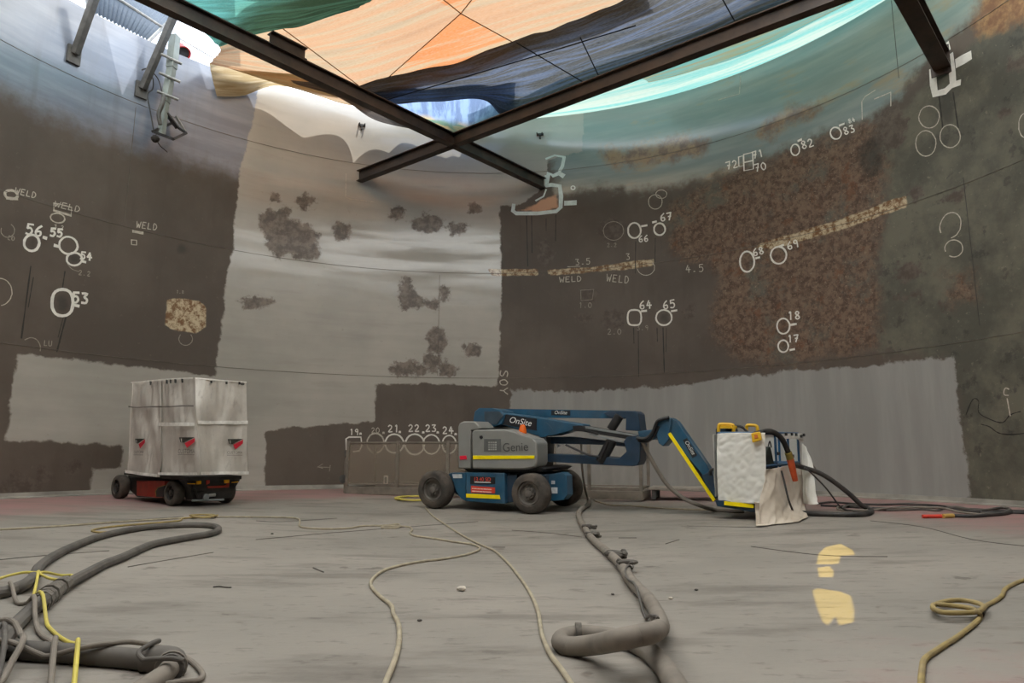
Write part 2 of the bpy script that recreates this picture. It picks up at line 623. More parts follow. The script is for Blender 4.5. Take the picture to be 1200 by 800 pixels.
# ---------------------------------------------------------------- floor
def floor_mat():
    m, nt, out = newmat('dusty steel floor')
    b = nt.nodes.new('ShaderNodeBsdfPrincipled')
    tc = nt.nodes.new('ShaderNodeTexCoord')
    v = tc.outputs['Object']
    a = nt.nodes.new('ShaderNodeAttribute')
    a.attribute_name = 'rad'
    n1 = noise(nt, v, 0.35, 5, 0.6)
    n2 = noise(nt, v, 1.3, 6, 0.65, vs=(0.5, 1.6, 1))
    n3 = noise(nt, v, 7.0, 6, 0.7, vs=(0.7, 1.4, 1))
    n4 = noise(nt, v, 0.8, 6, 0.62)
    col = mixc(nt, ramp(nt, n1, 0.3, 0.7), lin((131, 126, 118)), lin((149, 142, 133)))
    col = mixc(nt, math_(nt, 'MULTIPLY', ramp(nt, n2, 0.50, 0.66), 0.6), col, lin((102, 96, 89)))
    col = mixc(nt, math_(nt, 'MULTIPLY', ramp(nt, n3, 0.55, 0.68), 0.55), col, lin((92, 86, 80)))
    foot = math_(nt, 'MULTIPLY', ramp(nt, noise(nt, v, 2.6, 4, 0.6), 0.62, 0.68), ramp(nt, n4, 0.5, 0.6))
    col = mixc(nt, math_(nt, 'MULTIPLY', foot, 0.7), col, lin((84, 78, 71)))
    pink = ramp(nt, math_(nt, 'ADD', a.outputs['Fac'], math_(nt, 'ADD', math_(nt, 'MULTIPLY', math_(nt, 'SUBTRACT', n4, 0.5), 4.0), math_(nt, 'MULTIPLY', math_(nt, 'SUBTRACT', n3, 0.5), 1.6))), 6.2, 8.4)
    col = mixc(nt, math_(nt, 'MULTIPLY', pink, 0.9), col, mixc(nt, ramp(nt, n2, 0.4, 0.65), lin((160, 120, 117)), lin((142, 118, 112))))
    L(nt, col, b.inputs['Base Color'])
    b.inputs['Roughness'].default_value = 0.6
    b.inputs['Specular IOR Level'].default_value = 0.35
    bp = nt.nodes.new('ShaderNodeBump')
    bp.inputs['Strength'].default_value = 0.25
    bp.inputs['Distance'].default_value = 0.03
    L(nt, math_(nt, 'ADD', n3, math_(nt, 'MULTIPLY', n2, 0.8)), bp.inputs['Height'])
    L(nt, bp.outputs[0], b.inputs['Normal'])
    L(nt, b.outputs[0], out.inputs[0])
    return m


def build_floor():
    rr = np.linspace(0.0, R + 0.1, 60)
    na = 160
    V = [(CX, CY, fz(CX, CY))]
    rad = [0.0]
    for r_ in rr[1:]:
        for k in range(na):
            t = 2 * PI * k / na
            x, y = CX + r_ * math.sin(t), CY + r_ * math.cos(t)
            V.append((x, y, fz(x, y)))
            rad.append(r_)
    fs = [(0, 1 + (k + 1) % na, 1 + k) for k in range(na)]
    for i in range(len(rr) - 2):
        o, o2 = 1 + i * na, 1 + (i + 1) * na
        for k in range(na):
            k2 = (k + 1) % na
            fs.append((o + k, o + k2, o2 + k2, o2 + k))
    me = bpy.data.meshes.new('floor')
    me.from_pydata(V, [], fs)
    bm = bmesh.new()
    bm.from_mesh(me)
    bmesh.ops.recalc_face_normals(bm, faces=bm.faces)
    if bm.faces[0].normal.z < 0:
        bmesh.ops.reverse_faces(bm, faces=bm.faces)
    bm.to_mesh(me)
    bm.free()
    at_ = me.attributes.new('rad', 'FLOAT', 'POINT')
    at_.data.foreach_set('value', np.array(rad, np.float32))
    me.materials.append(floor_mat())
    me.shade_smooth()
    ob = bpy.data.objects.new('floor', me)
    COL.objects.link(ob)
    ob['kind'] = 'structure'
    return ob


floor = build_floor()


def floor_path(pts, r, n=5, up=None, jitter=0.0):
    """path lying on the floor through pixel points; a third value lifts a point (in metres)"""
    P = []
    for p in pts:
        u = r * 0.92 + (p[2] if len(p) > 2 else 0.0)
        q = FL(p[0], p[1], u)
        P.append(q)
    return crom(P, n)


M_plate = pm('plate seam', (88, 82, 75), 0.7, var=0.3, scale=2)
for pts in ([(-5, 621), (110, 612), (215, 605)], [(-5, 656), (60, 650), (128, 645)], [(150, 664), (190, 657), (250, 647)],
            [(300, 632), (390, 624), (480, 617), (560, 611)], [(600, 621), (640, 624), (682, 629)], [(725, 630), (746, 630)],
            [(805, 616), (850, 617), (900, 618)], [(880, 640), (960, 650), (1040, 652)], [(1020, 610), (1080, 617), (1140, 632), (1205, 640)],
            [(300, 610), (330, 611), (395, 607)], [(780, 637), (796, 632)], [(577, 641), (592, 641)]):
    mb = MB()
    w = 0.012
    P = crom([FL(*p, 0.003) for p in pts], 5)
    mb.tube(P, 0.0045, 6)
    mb.build('weld_seam', M_plate, floor)

# pale strip where floor and wall meet
mb = MB()
prof = [(0.0, 0.0), (0.0, 0.10), (-0.025, 0.10), (-0.035, 0.03), (-0.16, 0.015), (-0.16, -0.02)]
rows = []
for a in np.arange(-118, 118.1, 1.5):
    t = math.radians(a)
    rows.append([Vector((CX + (R + d) * math.sin(t), CY + (R + d) * math.cos(t), z)) for d, z in prof])
mb.grid(rows)
tr = mb.build('baseboard_round', pm('floor edge strip', (150, 145, 136), 0.7, var=0.3, scale=1.4), None)
tr['kind'] = 'structure'

# ================================================================== PAINT AND CHALK MARKS ON THE WALL
FONT = {
    '0': [[(.5, 1), (.1, .75), (.08, .3), (.45, 0), (.85, .25), (.9, .7), (.5, 1)]],
    '1': [[(.3, .85), (.55, 1), (.5, 0)]],
    '2': [[(.1, .8), (.4, 1), (.8, .8), (.6, .45), (.1, .02), (.9, .05)]],
    '3': [[(.1, .95), (.8, .95), (.4, .6), (.8, .4), (.7, .05), (.1, .05)]],
    '4': [[(.5, 1), (.1, .4)], [(.1, .4), (.95, .4)], [(.65, .75), (.6, 0)]],
    '5': [[(.9, 1), (.2, .98)], [(.2, .98), (.17, .58)], [(.17, .58), (.6, .64), (.88, .35), (.6, .02), (.08, .06)]],
    '6': [[(.8, 1), (.3, .7), (.1, .3), (.35, 0), (.8, .1), (.75, .45), (.2, .4)]],
    '7': [[(.05, .95), (.9, 1)], [(.9, 1), (.4, 0)], [(.3, .5), (.8, .5)]],
    '8': [[(.5, .52), (.15, .75), (.45, 1), (.8, .8), (.5, .52), (.12, .25), (.45, 0), (.88, .22), (.5, .52)]],
    '9': [[(.8, .7), (.45, .5), (.15, .75), (.45, 1), (.82, .8), (.7, 0)]],
    'W': [[(0, 1), (.2, 0)], [(.2, 0), (.5, .6)], [(.5, .6), (.75, 0)], [(.75, 0), (1, 1)]],
    'E': [[(.9, 1), (.15, 1)], [(.15, 1), (.1, 0)], [(.1, 0), (.9, 0)], [(.12, .52), (.7, .52)]],
    'L': [[(.2, 1), (.15, 0)], [(.15, 0), (.9, .02)]],
    'D': [[(.15, 0), (.18, 1), (.7, .85), (.9, .45), (.6, .05), (.15, 0)]],
    'U': [[(.1, 1), (.15, .1), (.6, 0), (.9, .2), (.9, 1)]],
    'S': [[(.9, .9), (.4, 1), (.1, .75), (.8, .35), (.6, .02), (.05, .1)]],
    'O': [[(.5, 1), (.1, .6), (.3, 0), (.8, .15), (.85, .75), (.5, 1)]],
    'Y': [[(.05, 1), (.45, .5), (.95, 1)], [(.45, .5), (.4, 0)]],
    'C': [[(.9, .85), (.4, 1), (.1, .6), (.2, .1), (.85, .05)]],
    'm': [[(.05, 0), (.1, .55), (.4, .6), (.45, 0), (.5, .55), (.9, .55), (.9, 0)]],
    '.': [[(.3, .1), (.55, .1)]],
    '-': [[(.1, .5), (.9, .5)]],
}


def glyphs(txt, cx, cy, h, rot=0.0, asp=0.68, slope=0.0):
    w = h * asp
    gap = h * 0.22
    tot = len(txt) * w + (len(txt) - 1) * gap
    out = []
    x = -tot / 2
    c, s = math.cos(math.radians(rot)), math.sin(math.radians(rot))
    for ch in txt:
        ww = w
        for st in FONT[ch]:
            q = []
            for a, b_ in st:
                lx, ly = x + a * ww, -(b_ - 0.5) * h
                q.append((cx + c * lx - s * ly, cy + s * lx + c * ly))
            out.append(q)
        x += ww + gap
    return out


def sm2(pts, n=4, closed=False):
    if closed:
        P = [Vector((p[0], p[1], 0)) for p in (pts[-2:] + pts + pts[:2])]
        q = crom(P, n)
        q = q[2 * n:-2 * n]
        return [(p.x, p.y) for p in q]
    return [(p.x, p.y) for p in crom([Vector((p[0], p[1], 0)) for p in pts], n)]


def ribbon(mb, pts, wpx, off=0.004, wob=0.12, taper=False):
    """a brush stroke lying on the wall, through pixel points"""
    P = [W(*p) for p in pts]
    q = [Vector((*sz(p), 0)) for p in P]
    n = len(q)
    left, right = [], []
    for i in range(n):
        t = q[min(i + 1, n - 1)] - q[max(i - 1, 0)]
        if t.length < 1e-9:
            t = Vector((1, 0, 0))
        t.normalize()
        nn = Vector((-t.y, t.x, 0))
        w = wpx / ppm(P[i]) / 2 * (1 + random.uniform(-wob, wob))
        left.append(q[i] + nn * w)
        right.append(q[i] - nn * w)
    t0 = (q[0] - q[1]).normalized() * (wpx / ppm(P[0]) / 2)
    t1 = (q[-1] - q[-2]).normalized() * (wpx / ppm(P[0]) / 2)
    left[0] += t0 * .6
    right[0] += t0 * .6
    left[-1] += t1 * .6
    right[-1] += t1 * .6
    mb.grid([[unsz(a.x, a.y, off), unsz(b_.x, b_.y, off)] for a, b_ in zip(left, right)])


def ring(cx, cy, rx, ry, n=20, squ=0.0, a0=0, a1=360, rot=0):
    out = []
    c, s = math.cos(math.radians(rot)), math.sin(math.radians(rot))
    for k in range(n + 1):
        t = math.radians(a0 + (a1 - a0) * k / n)
        e = 1 - squ
        x = math.copysign(abs(math.cos(t)) ** e, math.cos(t)) * rx * (1 + random.uniform(-.03, .03) * (0 < k < n))
        y = math.copysign(abs(math.sin(t)) ** e, math.sin(t)) * ry
        out.append((cx + c * x - s * y, cy + s * x + c * y))
    return out


M_white = pm('white marking paint', (232, 228, 218), 0.7, var=0.08, scale=8)
M_chalk = pm('pale chalk', (190, 182, 168), 0.85, var=0.2, scale=20)
M_chalk2 = pm('faint chalk', (150, 142, 130), 0.85, var=0.2, scale=20)
M_aqua = pm('pale stripe paint', (222, 232, 228), 0.6, var=0.1, scale=8)


def mark(label, strokes, mat=None, name='paint_mark'):
    """strokes: (points, width px); one mesh per marking, a part of the wall"""
    mb = MB()
    for pts, w in strokes:
        ribbon(mb, pts, w)
    o = mb.build(name, mat or M_white, wall, smooth=0)
    if label:
        o['label'] = label
    return o


def dash(x0, y0, x1, y1):
    return [(x0, y0), ((x0 + x1) / 2, (y0 + y1) / 2), (x1, y1)]


def num(txt, cx, cy, h, w=1.6, rot=0, asp=.68):
    return [(sm2(g, 3) if len(g) > 2 else g, w) for g in glyphs(txt, cx, cy, h, rot, asp)]


mark('white painted ring with the number 53', [(ring(73, 354.5, 12.5, 15.5, squ=.15), 3)] + num('53', 94, 349, 12, 2.2, 4) + [(dash(85, 357, 92, 358.5), 3)])
mark('white painted ring with the number 54', [(ring(87, 303.5, 9, 7.5), 2)] + num('54', 101, 300, 8.5, 1.7, 8) + [(dash(96, 306, 100, 307), 2.5)])
mark('white painted ring with the number 55', [(ring(80, 287.5, 11, 10, rot=25), 2)] + num('55', 66, 272.5, 9, 2, 6) + [(dash(64, 287.5, 67.5, 288.5), 3)])
mark('white painted ring with the number 56', [(ring(37, 284.5, 9, 9.5), 2.4)] + num('56', 40, 269.5, 12, 1.9, 10) + [(dash(51, 278, 54, 279), 3)])
mark('thin chalk ring cut by the photo edge', [(ring(-1, 342, 15, 16, a0=-95, a1=80), .9)], M_chalk)
mark('pale oval with WELD beside it', [(ring(13, 228, 7.5, 5, rot=10), 2.4), (dash(8, 232, 20, 233), 2.5)] + num('WELD', 30, 226, 6.5, .9, 14, .8), M_chalk)
mark('chalk box and oval on the ring weld', [([(63, 238), (63, 246), (83, 252), (84, 243), (70, 239), (63, 238)], 1.1), (dash(63, 246.5, 83, 252.5), 2), (ring(67.5, 255.5, 8.5, 5.5, rot=12), 1.3)]
     + num('WELD', 79, 242, 6.5, .8, 13, 1.0) + num('3.2', 69, 266, 4.5, .7, 8), M_chalk)
mark('chalk word WELD with a small square below', num('WELD', 172, 264.5, 7, .9, 8, .7) + [(dash(156, 271, 167, 273), 3), ([(154, 281), (160, 281.5), (160, 287), (154, 286.5), (154, 281)], 1.2)], M_chalk)
mark('chalk figure 2.2 under ring 54', num('2.2', 99, 320, 5.5, .8, 8) + [(sm2([(79, 309), (84, 315), (92, 318)]), .8)], M_chalk2)
mark('chalk ring stub with letters LU', [(sm2([(29, 398), (36, 395.5), (43, 398), (47, 405), (47, 411)]), .9)] + num('LU', 56, 402, 6, .8, 4), M_chalk2)
mark('chalk scribble at the left photo edge', [(ring(9, 270, 8, 8, a0=-60, a1=200), .8)] + num('C0', 13, 279, 5, .8, 8), M_chalk2)
mark('chalk ring below the patch plate', [(ring(217.5, 397, 8, 7.5, a0=-40, a1=220), .8)] + num('1.8', 211, 342, 3.5, .6, 4), M_chalk2)
mark('white painted ring with the number 66', [(ring(743.5, 270, 7.5, 9), 2)] + num('66', 754, 279.5, 7, 1.4, -6) + [(dash(752, 265, 758, 264), 2.4)])
mark('white painted ring with the number 67', [(ring(773, 268.5, 6.5, 7), 2)] + num('67', 780.5, 254, 8.5, 1.6, -8) + [(dash(765, 260.5, 769, 259.5), 2.4)])
mark('white painted squarish ring with the number 64', [(ring(743.5, 372, 8, 9, squ=.35), 2)] + num('64', 756.5, 357, 9, 1.5, -4) + [(dash(752, 364.5, 757.5, 364), 2.4)])
mark('white painted ring with the number 65', [(ring(778, 372, 9.2, 9), 2)] + num('65', 784, 356.5, 9, 1.5, -8) + [(dash(787, 364.5, 793, 363.5), 2.4)])
mark('white painted ring with the number 68', [(ring(875.5, 306.5, 8.5, 12), 2)] + num('68', 888.5, 294.5, 8, 1.4, -14) + [(dash(886, 302.5, 890, 301.5), 2.4)])
mark('white painted ring with the number 69', [(ring(912.5, 299, 9.2, 10), 2)] + num('69', 929, 286.5, 8.5, 1.4, -16) + [(dash(914, 288.5, 918, 287), 2.4)])
mark('white painted ring with the number 18', [(ring(918, 382, 7.5, 9), 1.8)] + num('18', 930.5, 369.5, 9, 1.5, -4) + [(dash(927, 380.5, 933, 379.5), 2.4)])
mark('white painted ring with the number 17', [(ring(918, 405.5, 6, 7), 1.8)] + num('17', 929.5, 396.5, 8, 1.5, -4) + [(dash(926, 410, 931, 409), 2.2)])
mark('white painted boxes numbered 70, 71 and 72', [([(865.5, 184), (871, 182.5), (871.5, 194), (866, 195), (865.5, 184)], 1.3),
     ([(871.5, 181), (882, 178.5), (883, 198), (872, 200), (871.5, 181)], 1.5), ([(871.5, 190.5), (882.5, 188)], 1.5)]
     + num('72', 857.5, 193, 8.5, 1.3, -12) + num('71', 888, 180.5, 8, 1.3, -14) + num('70', 891, 195.5, 8.5, 1.3, -12))
mark('white painted ring with the number 82', [(ring(932, 175.5, 5, 6.5), 1.5)] + num('82', 946, 168.5, 9, 1.3, -16) + [(dash(935.5, 165, 939, 163.5), 2.6)])
mark('white painted ring with the number 83', [(ring(979.5, 156, 6.3, 7, rot=-20), 1.5)] + num('83', 995, 152, 8.5, 1.2, -18) + [(dash(984, 147, 989, 145), 2.2)] + num('84', 998, 141, 5, .7, -18))
for lab, a in (('thin chalk ring right of the white bracket paint', (1113.5, 159.5, 12, 13.5)), ('thin chalk ring below the white bracket paint', (1089, 137, 12, 13)),
               ('thin chalk ring round a rusty spot', (1085, 168, 12, 15)), ('chalk ring cut by the right photo edge', (1201, 147, 7, 14))):
    mark(lab, [(ring(*a), 1.0)], M_chalk)
mark('two thin chalk rings one over the other', [(ring(1114, 264, 12, 15.5, a0=-230, a1=60, rot=20), 1.1), (ring(1118, 291, 10.5, 10, a0=-200, a1=120), 1.1)], M_chalk)
mark('two small chalk rings above ring 67', [(ring(768, 236.5, 8, 8.5), .9), (ring(775, 227.5, 6.5, 5), .8)], M_chalk)
mark('chalk ring round a rusty spot left of ring 66', [(ring(719, 270.5, 12, 11), .8)] + num('2.2', 717, 287, 4.5, .7), M_chalk2)
mark('chalk word WELD under the rusty seam, left', num('WELD', 668.5, 327, 6, .9, -3, .9), M_chalk)
mark('chalk word WELD under the rusty seam, right', num('WELD', 724, 326.5, 8, .9, 6, .65), M_chalk)
mark('chalk figure 3.5 with a line under it', num('3.5', 683, 306.5, 7, .9, -4) + [(dash(665, 312.5, 680, 312), .7)], M_chalk)
mark('chalk figure 3 above the seam end', num('3', 736, 300.5, 7, .9, -4) + [(ring(757, 313.5, 10, 9, a0=-40, a1=170), .8)], M_chalk)
mark('chalk figure 4.5 right of the seam', num('4.5', 814, 314.5, 8.5, .9, -4), M_chalk)
mark('chalk figure 1.0 with a small box', num('1.0', 686, 357.5, 6, .8) + [([(680.5, 340), (696, 339), (694, 351), (681, 352), (680.5, 340)], .7)], M_chalk2)
mark('chalk figure 2.0 by a rusty spot', num('2.0', 720, 388.5, 6.5, .8), M_chalk2)
mark('chalk figure 3.9 under ring 64', num('3.9', 753, 384, 5.5, .7), M_chalk2)
mark('chalk letters running down the paint edge', num('SOY', 590.5, 448, 9, 1.2, 90, .9), M_chalk)
mark('white rounded box with the number 19', [([(406, 527), (405.5, 514), (409, 512), (423, 512), (424, 522), (421, 528), (414, 529)], 1.7)] + num('19', 415, 506, 6.5, 1.1) + num('m', 422.5, 507.5, 3, 1.0))
mark('white painted ring with the number 20', [(ring(440, 519, 10, 11.5), 1.7)] + num('20', 440, 504, 6, .8) + num('m', 449.5, 506.5, 3, 1.0), M_chalk)
mark('white painted ring with the number 21', [(ring(462, 519.5, 10.8, 11), 1.9)] + num('21', 461, 502, 8, 1.3) + num('m', 468.5, 505.5, 3, 1.1))
mark('white painted ring with the number 22', [(ring(486, 520.5, 11.3, 12), 1.9)] + num('22', 485, 501.5, 8, 1.4) + num('m', 496, 506, 3, 1.1))
mark('white painted ring with the number 23', [(ring(505.5, 520.5, 9.8, 11.3), 1.8)] + num('23', 505, 501.5, 8, 1.4) + num('m', 513, 506, 3, 1.1))
mark('white painted ring with the number 24', [(ring(526.5, 520.5, 8.2, 10.5), 1.7)] + num('24', 525, 504, 8, 1.4) + num('m', 534, 508, 3, 1.1))
mark('chalk arrow low on the dark wall', [(dash(372, 547, 387, 547.5), .9), ([(378, 543.5), (372, 547), (378, 548.5)], .8), (dash(387, 545, 386, 552), .8)], M_chalk2)
mark('chalk letter C and a stroke low on the wall', num('C', 1179.5, 459, 9, 1.1, 0, .8) + [(dash(1180.5, 467, 1184, 487), 1.1)], M_chalk)
mark('thick white paint outline under the beam end', [([(602, 240), (601, 247), (605, 250), (630, 250), (652, 247.5), (657, 243), (657.5, 230), (656, 218), (646, 216.5), (640, 217.5)], 4.5),
     ([(640, 222), (637, 230), (628, 235)], 2), (dash(663, 238, 674, 237.5), 6)], M_aqua)
mark('patchy white paint above the beam end', [([(641, 213), (643, 203), (648, 206), (655, 203), (660, 206)], 5), ([(661, 185), (659, 195), (656, 200)], 4), ([(640, 186), (650, 182), (662, 184)], 2.5), (dash(640, 206, 640, 217), 3)], M_aqua)
mark('tiny white ring near the beam end', [(ring(671.5, 220, 2.3, 2.2, 10), 1.4)], M_aqua)
mark('thick white paint outline at the short beam end', [([(1093, 82), (1094, 98), (1096, 110), (1108, 107), (1117, 98), (1116, 84), (1113, 66)], 7), (dash(1095, 84, 1112, 79), 5), (dash(1118, 99, 1124, 97), 6), (dash(1100, 62, 1110, 55), 9)])
mark('white paint dash right of the short beam', [(dash(1123, 73, 1135.5, 66), 9)])
mark('white chalk corner by the beam end', [([(405.5, 203), (405, 231), (410, 233), (438, 236.5)], .9)], M_chalk)
mark('chalk corner above the rust', [([(1010.5, 140), (1010, 119), (1014, 113), (1026, 105.5)], .9), ([(1025, 116), (1044, 108), (1044, 124)], 1.2)], M_chalk)
mark('thin chalk square on the glossy wall', [([(842, 117), (866.5, 110), (868, 89)], 1.0)], M_chalk)

M_drip = pm('dark drip', (46, 42, 38), 0.5, var=0.2, scale=5)
DR = [(36, 312, 25, 396, 1.3), (39, 325, 33, 360, .9), (77, 372, 67, 410, 1.8), (74, 372, 68, 395, .8), (76, 318, 73, 338, 1.2), (617, 252, 618.5, 312, 1.0), (623, 252, 623.5, 296, 1.0),
      (651.5, 252, 651, 282, 1.0), (640, 256, 640, 270, .8), (745, 283, 744.5, 320, .9), (768, 279, 767.5, 308, .8), (742.5, 384, 743, 402, .9), (748, 384, 748.5, 441, 1.0),
      (770, 384, 770.5, 400, .9), (777, 384, 778.5, 436, 1.3), (781, 384, 780.5, 412, .7), (1100, 108, 1105, 150, 1.6), (1117, 108, 1123, 150, 1.4), (70, 400, 66.5, 412, 1.2)]
for x0, y0, x1, y1, w in DR:
    mb = MB()
    xm = (x0 + x1) / 2
    ribbon(mb, [(x0 + (x1 - x0) * k / 8, y0 + (y1 - y0) * k / 8) for k in range(9)], w, 0.003, .35)
    mb.build('drip_stain', M_drip, wall, smooth=0)

# cracks and worn lines in the right-hand dark paint
for pts in ([(1132, 486), (1140, 468), (1147, 470), (1147, 483), (1160, 491), (1175, 495), (1184, 486), (1196, 482)], [(1150, 497), (1160, 500), (1170, 507), (1185, 509), (1205, 507)]):
    mb = MB()
    ribbon(mb, sm2(pts, 4), 1.0, .003, .4)
    mb.build('paint_crack', M_drip, wall, smooth=0)

# ================================================================== ROOF: beams, cover, shade cloths
CP, SP_ = math.cos(PITCH), math.sin(PITCH)


def proj(P):
    d = Vector(P) - CAM
    zc = CP * d.y + SP_ * d.z
    yc = -SP_ * d.y + CP * d.z
    x, y = d.x / zc, yc / zc
    c, s = math.cos(-ROLL), math.sin(-ROLL)
    x, y = c * x - s * y, s * x + c * y
    return 600 + F * x, 400 - F * y


M_steel = pm('dark rusty beam steel', (46, 36, 30), 0.5, var=0.5, scale=2.5, dust=0.25, dustc=(104, 80, 60))
ZB = 8.68


def ibeam(p, q, h=0.32, w=0.2, tf=0.022, tw=0.016):
    p, q = Vector(p), Vector(q)
    t = (q - p).normalized()
    a = t.cross(Vector((0, 0, 1))).normalized()
    up = a.cross(t).normalized()
    if up.z < 0:
        up = -up
    pr = [(-w / 2, -h / 2), (w / 2, -h / 2), (w / 2, -h / 2 + tf), (tw / 2, -h / 2 + tf), (tw / 2, h / 2 - tf), (w / 2, h / 2 - tf),
          (w / 2, h / 2), (-w / 2, h / 2), (-w / 2, h / 2 - tf), (-tw / 2, h / 2 - tf), (-tw / 2, -h / 2 + tf), (-w / 2, -h / 2 + tf)]
    return MB().prism([p + a * x + up * y for x, y in pr], q - p)


A1 = W(637, 213, 0.03)
A0 = Z(187, 0, ZB)
A1.z = ZB
dA = (A0 - A1).normalized()
B0 = W(421, 206, 0.03)
B0.z = ZB
Bq = Z(900, 24, ZB)
dB = (Bq - B0).normalized()
# where beam B meets the web of beam A
den = dA.x * dB.y - dA.y * dB.x
w0 = B0 - A1
sA = (w0.x * dB.y - w0.y * dB.x) / den
X = A1 + dA * sA
gap = 0.03 / abs(den)
o = thing('roof_beam', (A1 + A0) / 2, 'long dark rusty steel beam crossing the tank top with a short stub on its upper flange', 'beam')
ibeam(A1, A1 + dA * 21.5).build('beam', M_steel, o, smooth=0)
s0, s1 = Z(305, 53, ZB + .3), Z(347, 72, ZB + .3)
sA0, sA1 = A1 + dA * (s0 - A1).dot(dA), A1 + dA * (s1 - A1).dot(dA)
up = Vector((0, 0, 0.30))
ibeam(sA0 + up, sA1 + up, 0.27, 0.2).build('beam_stub', M_steel, o, smooth=0)
o = ibeam(B0, X - dB * gap, 0.32).build('roof_beam', M_steel, None, smooth=0, origin=(B0 + X) / 2)
tag(o, 'short dark beam from the pale wall to the beam crossing', 'beam')
o = ibeam(X + dB * gap, X + dB * 17.0, 0.32).build('roof_beam', M_steel, None, smooth=0, origin=X + dB * 6)
tag(o, 'dark steel beam running from the crossing to the upper right, under the navy cloth', 'beam')
C0 = W(1104, 74, 0.03)
C0.z = ZB
C1 = Z(1066, 0, ZB)
dC = (C1 - C0).normalized()
o = thing('roof_beam', C0, 'stout beam end landing on the wall above the thick white outline', 'beam')
ibeam(C0, C0 + dC * 8, 0.36, 0.3).build('beam', M_steel, o, smooth=0)
pa = dC.cross(Vector((0, 0, 1))).normalized()
MB().box(C0 + dC * .02 - pa * .2 + Vector((0, 0, -.3)), dC * .03, pa * .4, Vector((0, 0, .6))).build('end_plate', M_steel, o, smooth=0)


def tarp_mat(name, c1, c2, fu=3.0, fv=30.0, trans=0.7, lo=.4, hi=.6, band=None, panel=None):
    m, nt, out = newmat(name)
    uv = nt.nodes.new('ShaderNodeUVMap').outputs[0]
    n1 = noise(nt, uv, 1.0, 5, 0.6, vs=(fu, fv, 1))
    weave = noise(nt, uv, 1.0, 2, 0.5, vs=(120, 240, 1))
    col = mixc(nt, ramp(nt, n1, lo, hi), lin(c1), lin(c2))  # stretched streaks put fold light and shade into the cloth colour
    if panel:
        an = nt.nodes.new('ShaderNodeAttribute')
        an.attribute_name = 'panel'
        col = mixc(nt, ramp(nt, math_(nt, 'ADD', an.outputs['Fac'], math_(nt, 'MULTIPLY', math_(nt, 'SUBTRACT', n1, .5), .5)), -.1, .1), mixc(nt, .6, col, lin(panel)), col)
    if band:
        sep = nt.nodes.new('ShaderNodeSeparateXYZ')
        L(nt, uv, sep.inputs[0])
        col = mixc(nt, ramp(nt, math_(nt, 'ADD', sep.outputs['Y'], math_(nt, 'MULTIPLY', math_(nt, 'SUBTRACT', noise(nt, uv, 1, 3, .5, vs=(8, 2, 1)), .5), .3)), band[0], band[1]), col,
                   mixc(nt, ramp(nt, noise(nt, uv, 1, 3, .5, vs=(6, 6, 1)), .4, .6), lin(band[2]), lin(band[3])))
    col = mixc(nt, math_(nt, 'MULTIPLY', weave, 0.12), col, lin((250, 246, 236)))
    d = nt.nodes.new('ShaderNodeBsdfDiffuse')
    t = nt.nodes.new('ShaderNodeBsdfTranslucent')
    L(nt, col, d.inputs[0])
    L(nt, col, t.inputs[0])
    mx = nt.nodes.new('ShaderNodeMixShader')
    mx.inputs[0].default_value = trans
    L(nt, d.outputs[0], mx.inputs[1])
    L(nt, t.outputs[0], mx.inputs[2])
    L(nt, mx.outputs[0], out.inputs[0])
    return m


def zt(px, py, zmax, off):
    p = Z(px, py, zmax)
    if math.hypot(p.x - CX, p.y - CY) > R - off:
        p = W(px, py, off)
    return p


def interp_grid(ctrl, nu, nv):
    rows = [crom(r, nu) for r in ctrl]
    cols = list(zip(*rows))
    cols = [crom(list(c), nv) for c in cols]
    return [list(r) for r in zip(*cols)]


def sheet_mesh(name, ctrl, mat, parent=None, nu=14, nv=14, amp=0.05, fu=2.0, fv=9.0, disp=(0, 0, 1), seed=0, origin=None, pin=0.15, thick=0.0, ridged=True):
    g = interp_grid(ctrl, nu, nv)
    nr, nc = len(g), len(g[0])
    dv = Vector(disp)
    verts, uvs = [], []
    for i in range(nr):
        for j in range(nc):
            u, v = j / (nc - 1), i / (nr - 1)
            q = Vector((u * fu + seed * 7.3, v * fv + 0.8 * u * fv * 0.2, seed * 3.1))
            a = mnoise.noise(q)
            b = mnoise.noise(q * 2.3 + Vector((5, 1, 2)))
            h = (1 - 2 * abs(a)) * .7 + b * .5 if ridged else a + .5 * b
            verts.append(g[i][j] + dv * (amp * h))
            uvs.append((u, v))
    mb = MB()
    fs = [(i * nc + j, i * nc + j + 1, (i + 1) * nc + j + 1, (i + 1) * nc + j) for i in range(nr - 1) for j in range(nc - 1)]
    mb.add(verts, fs)
    o = mb.build(name, mat, parent, smooth=180, origin=origin if origin is not None else sum(verts, Vector()) / len(verts))
    uvl = o.data.uv_layers.new(name='UVMap')
    li = np.zeros(len(o.data.loops), np.int32)
    o.data.loops.foreach_get('vertex_index', li)
    uvl.data.foreach_set('uv', np.array(uvs, np.float32)[li].ravel())
    if thick:
        md = o.modifiers.new('thickness', 'SOLIDIFY')
        md.thickness = thick
        md.offset = 0
    return o


def tz(rows, zmax, off=0.25):
    return [[p if isinstance(p, Vector) else zt(p[0], p[1], p[2] if len(p) > 2 else zmax, off) for p in r] for r in rows]


def rim(px, py, out=0.5, z=11.0):
    """a point beyond the rim, behind the wall top under pixel (px, py)"""
    p = W(px, py)
    a = math.atan2(p.x - CX, p.y - CY)
    return Vector((CX + (R + out) * math.sin(a), CY + (R + out) * math.cos(a), z))


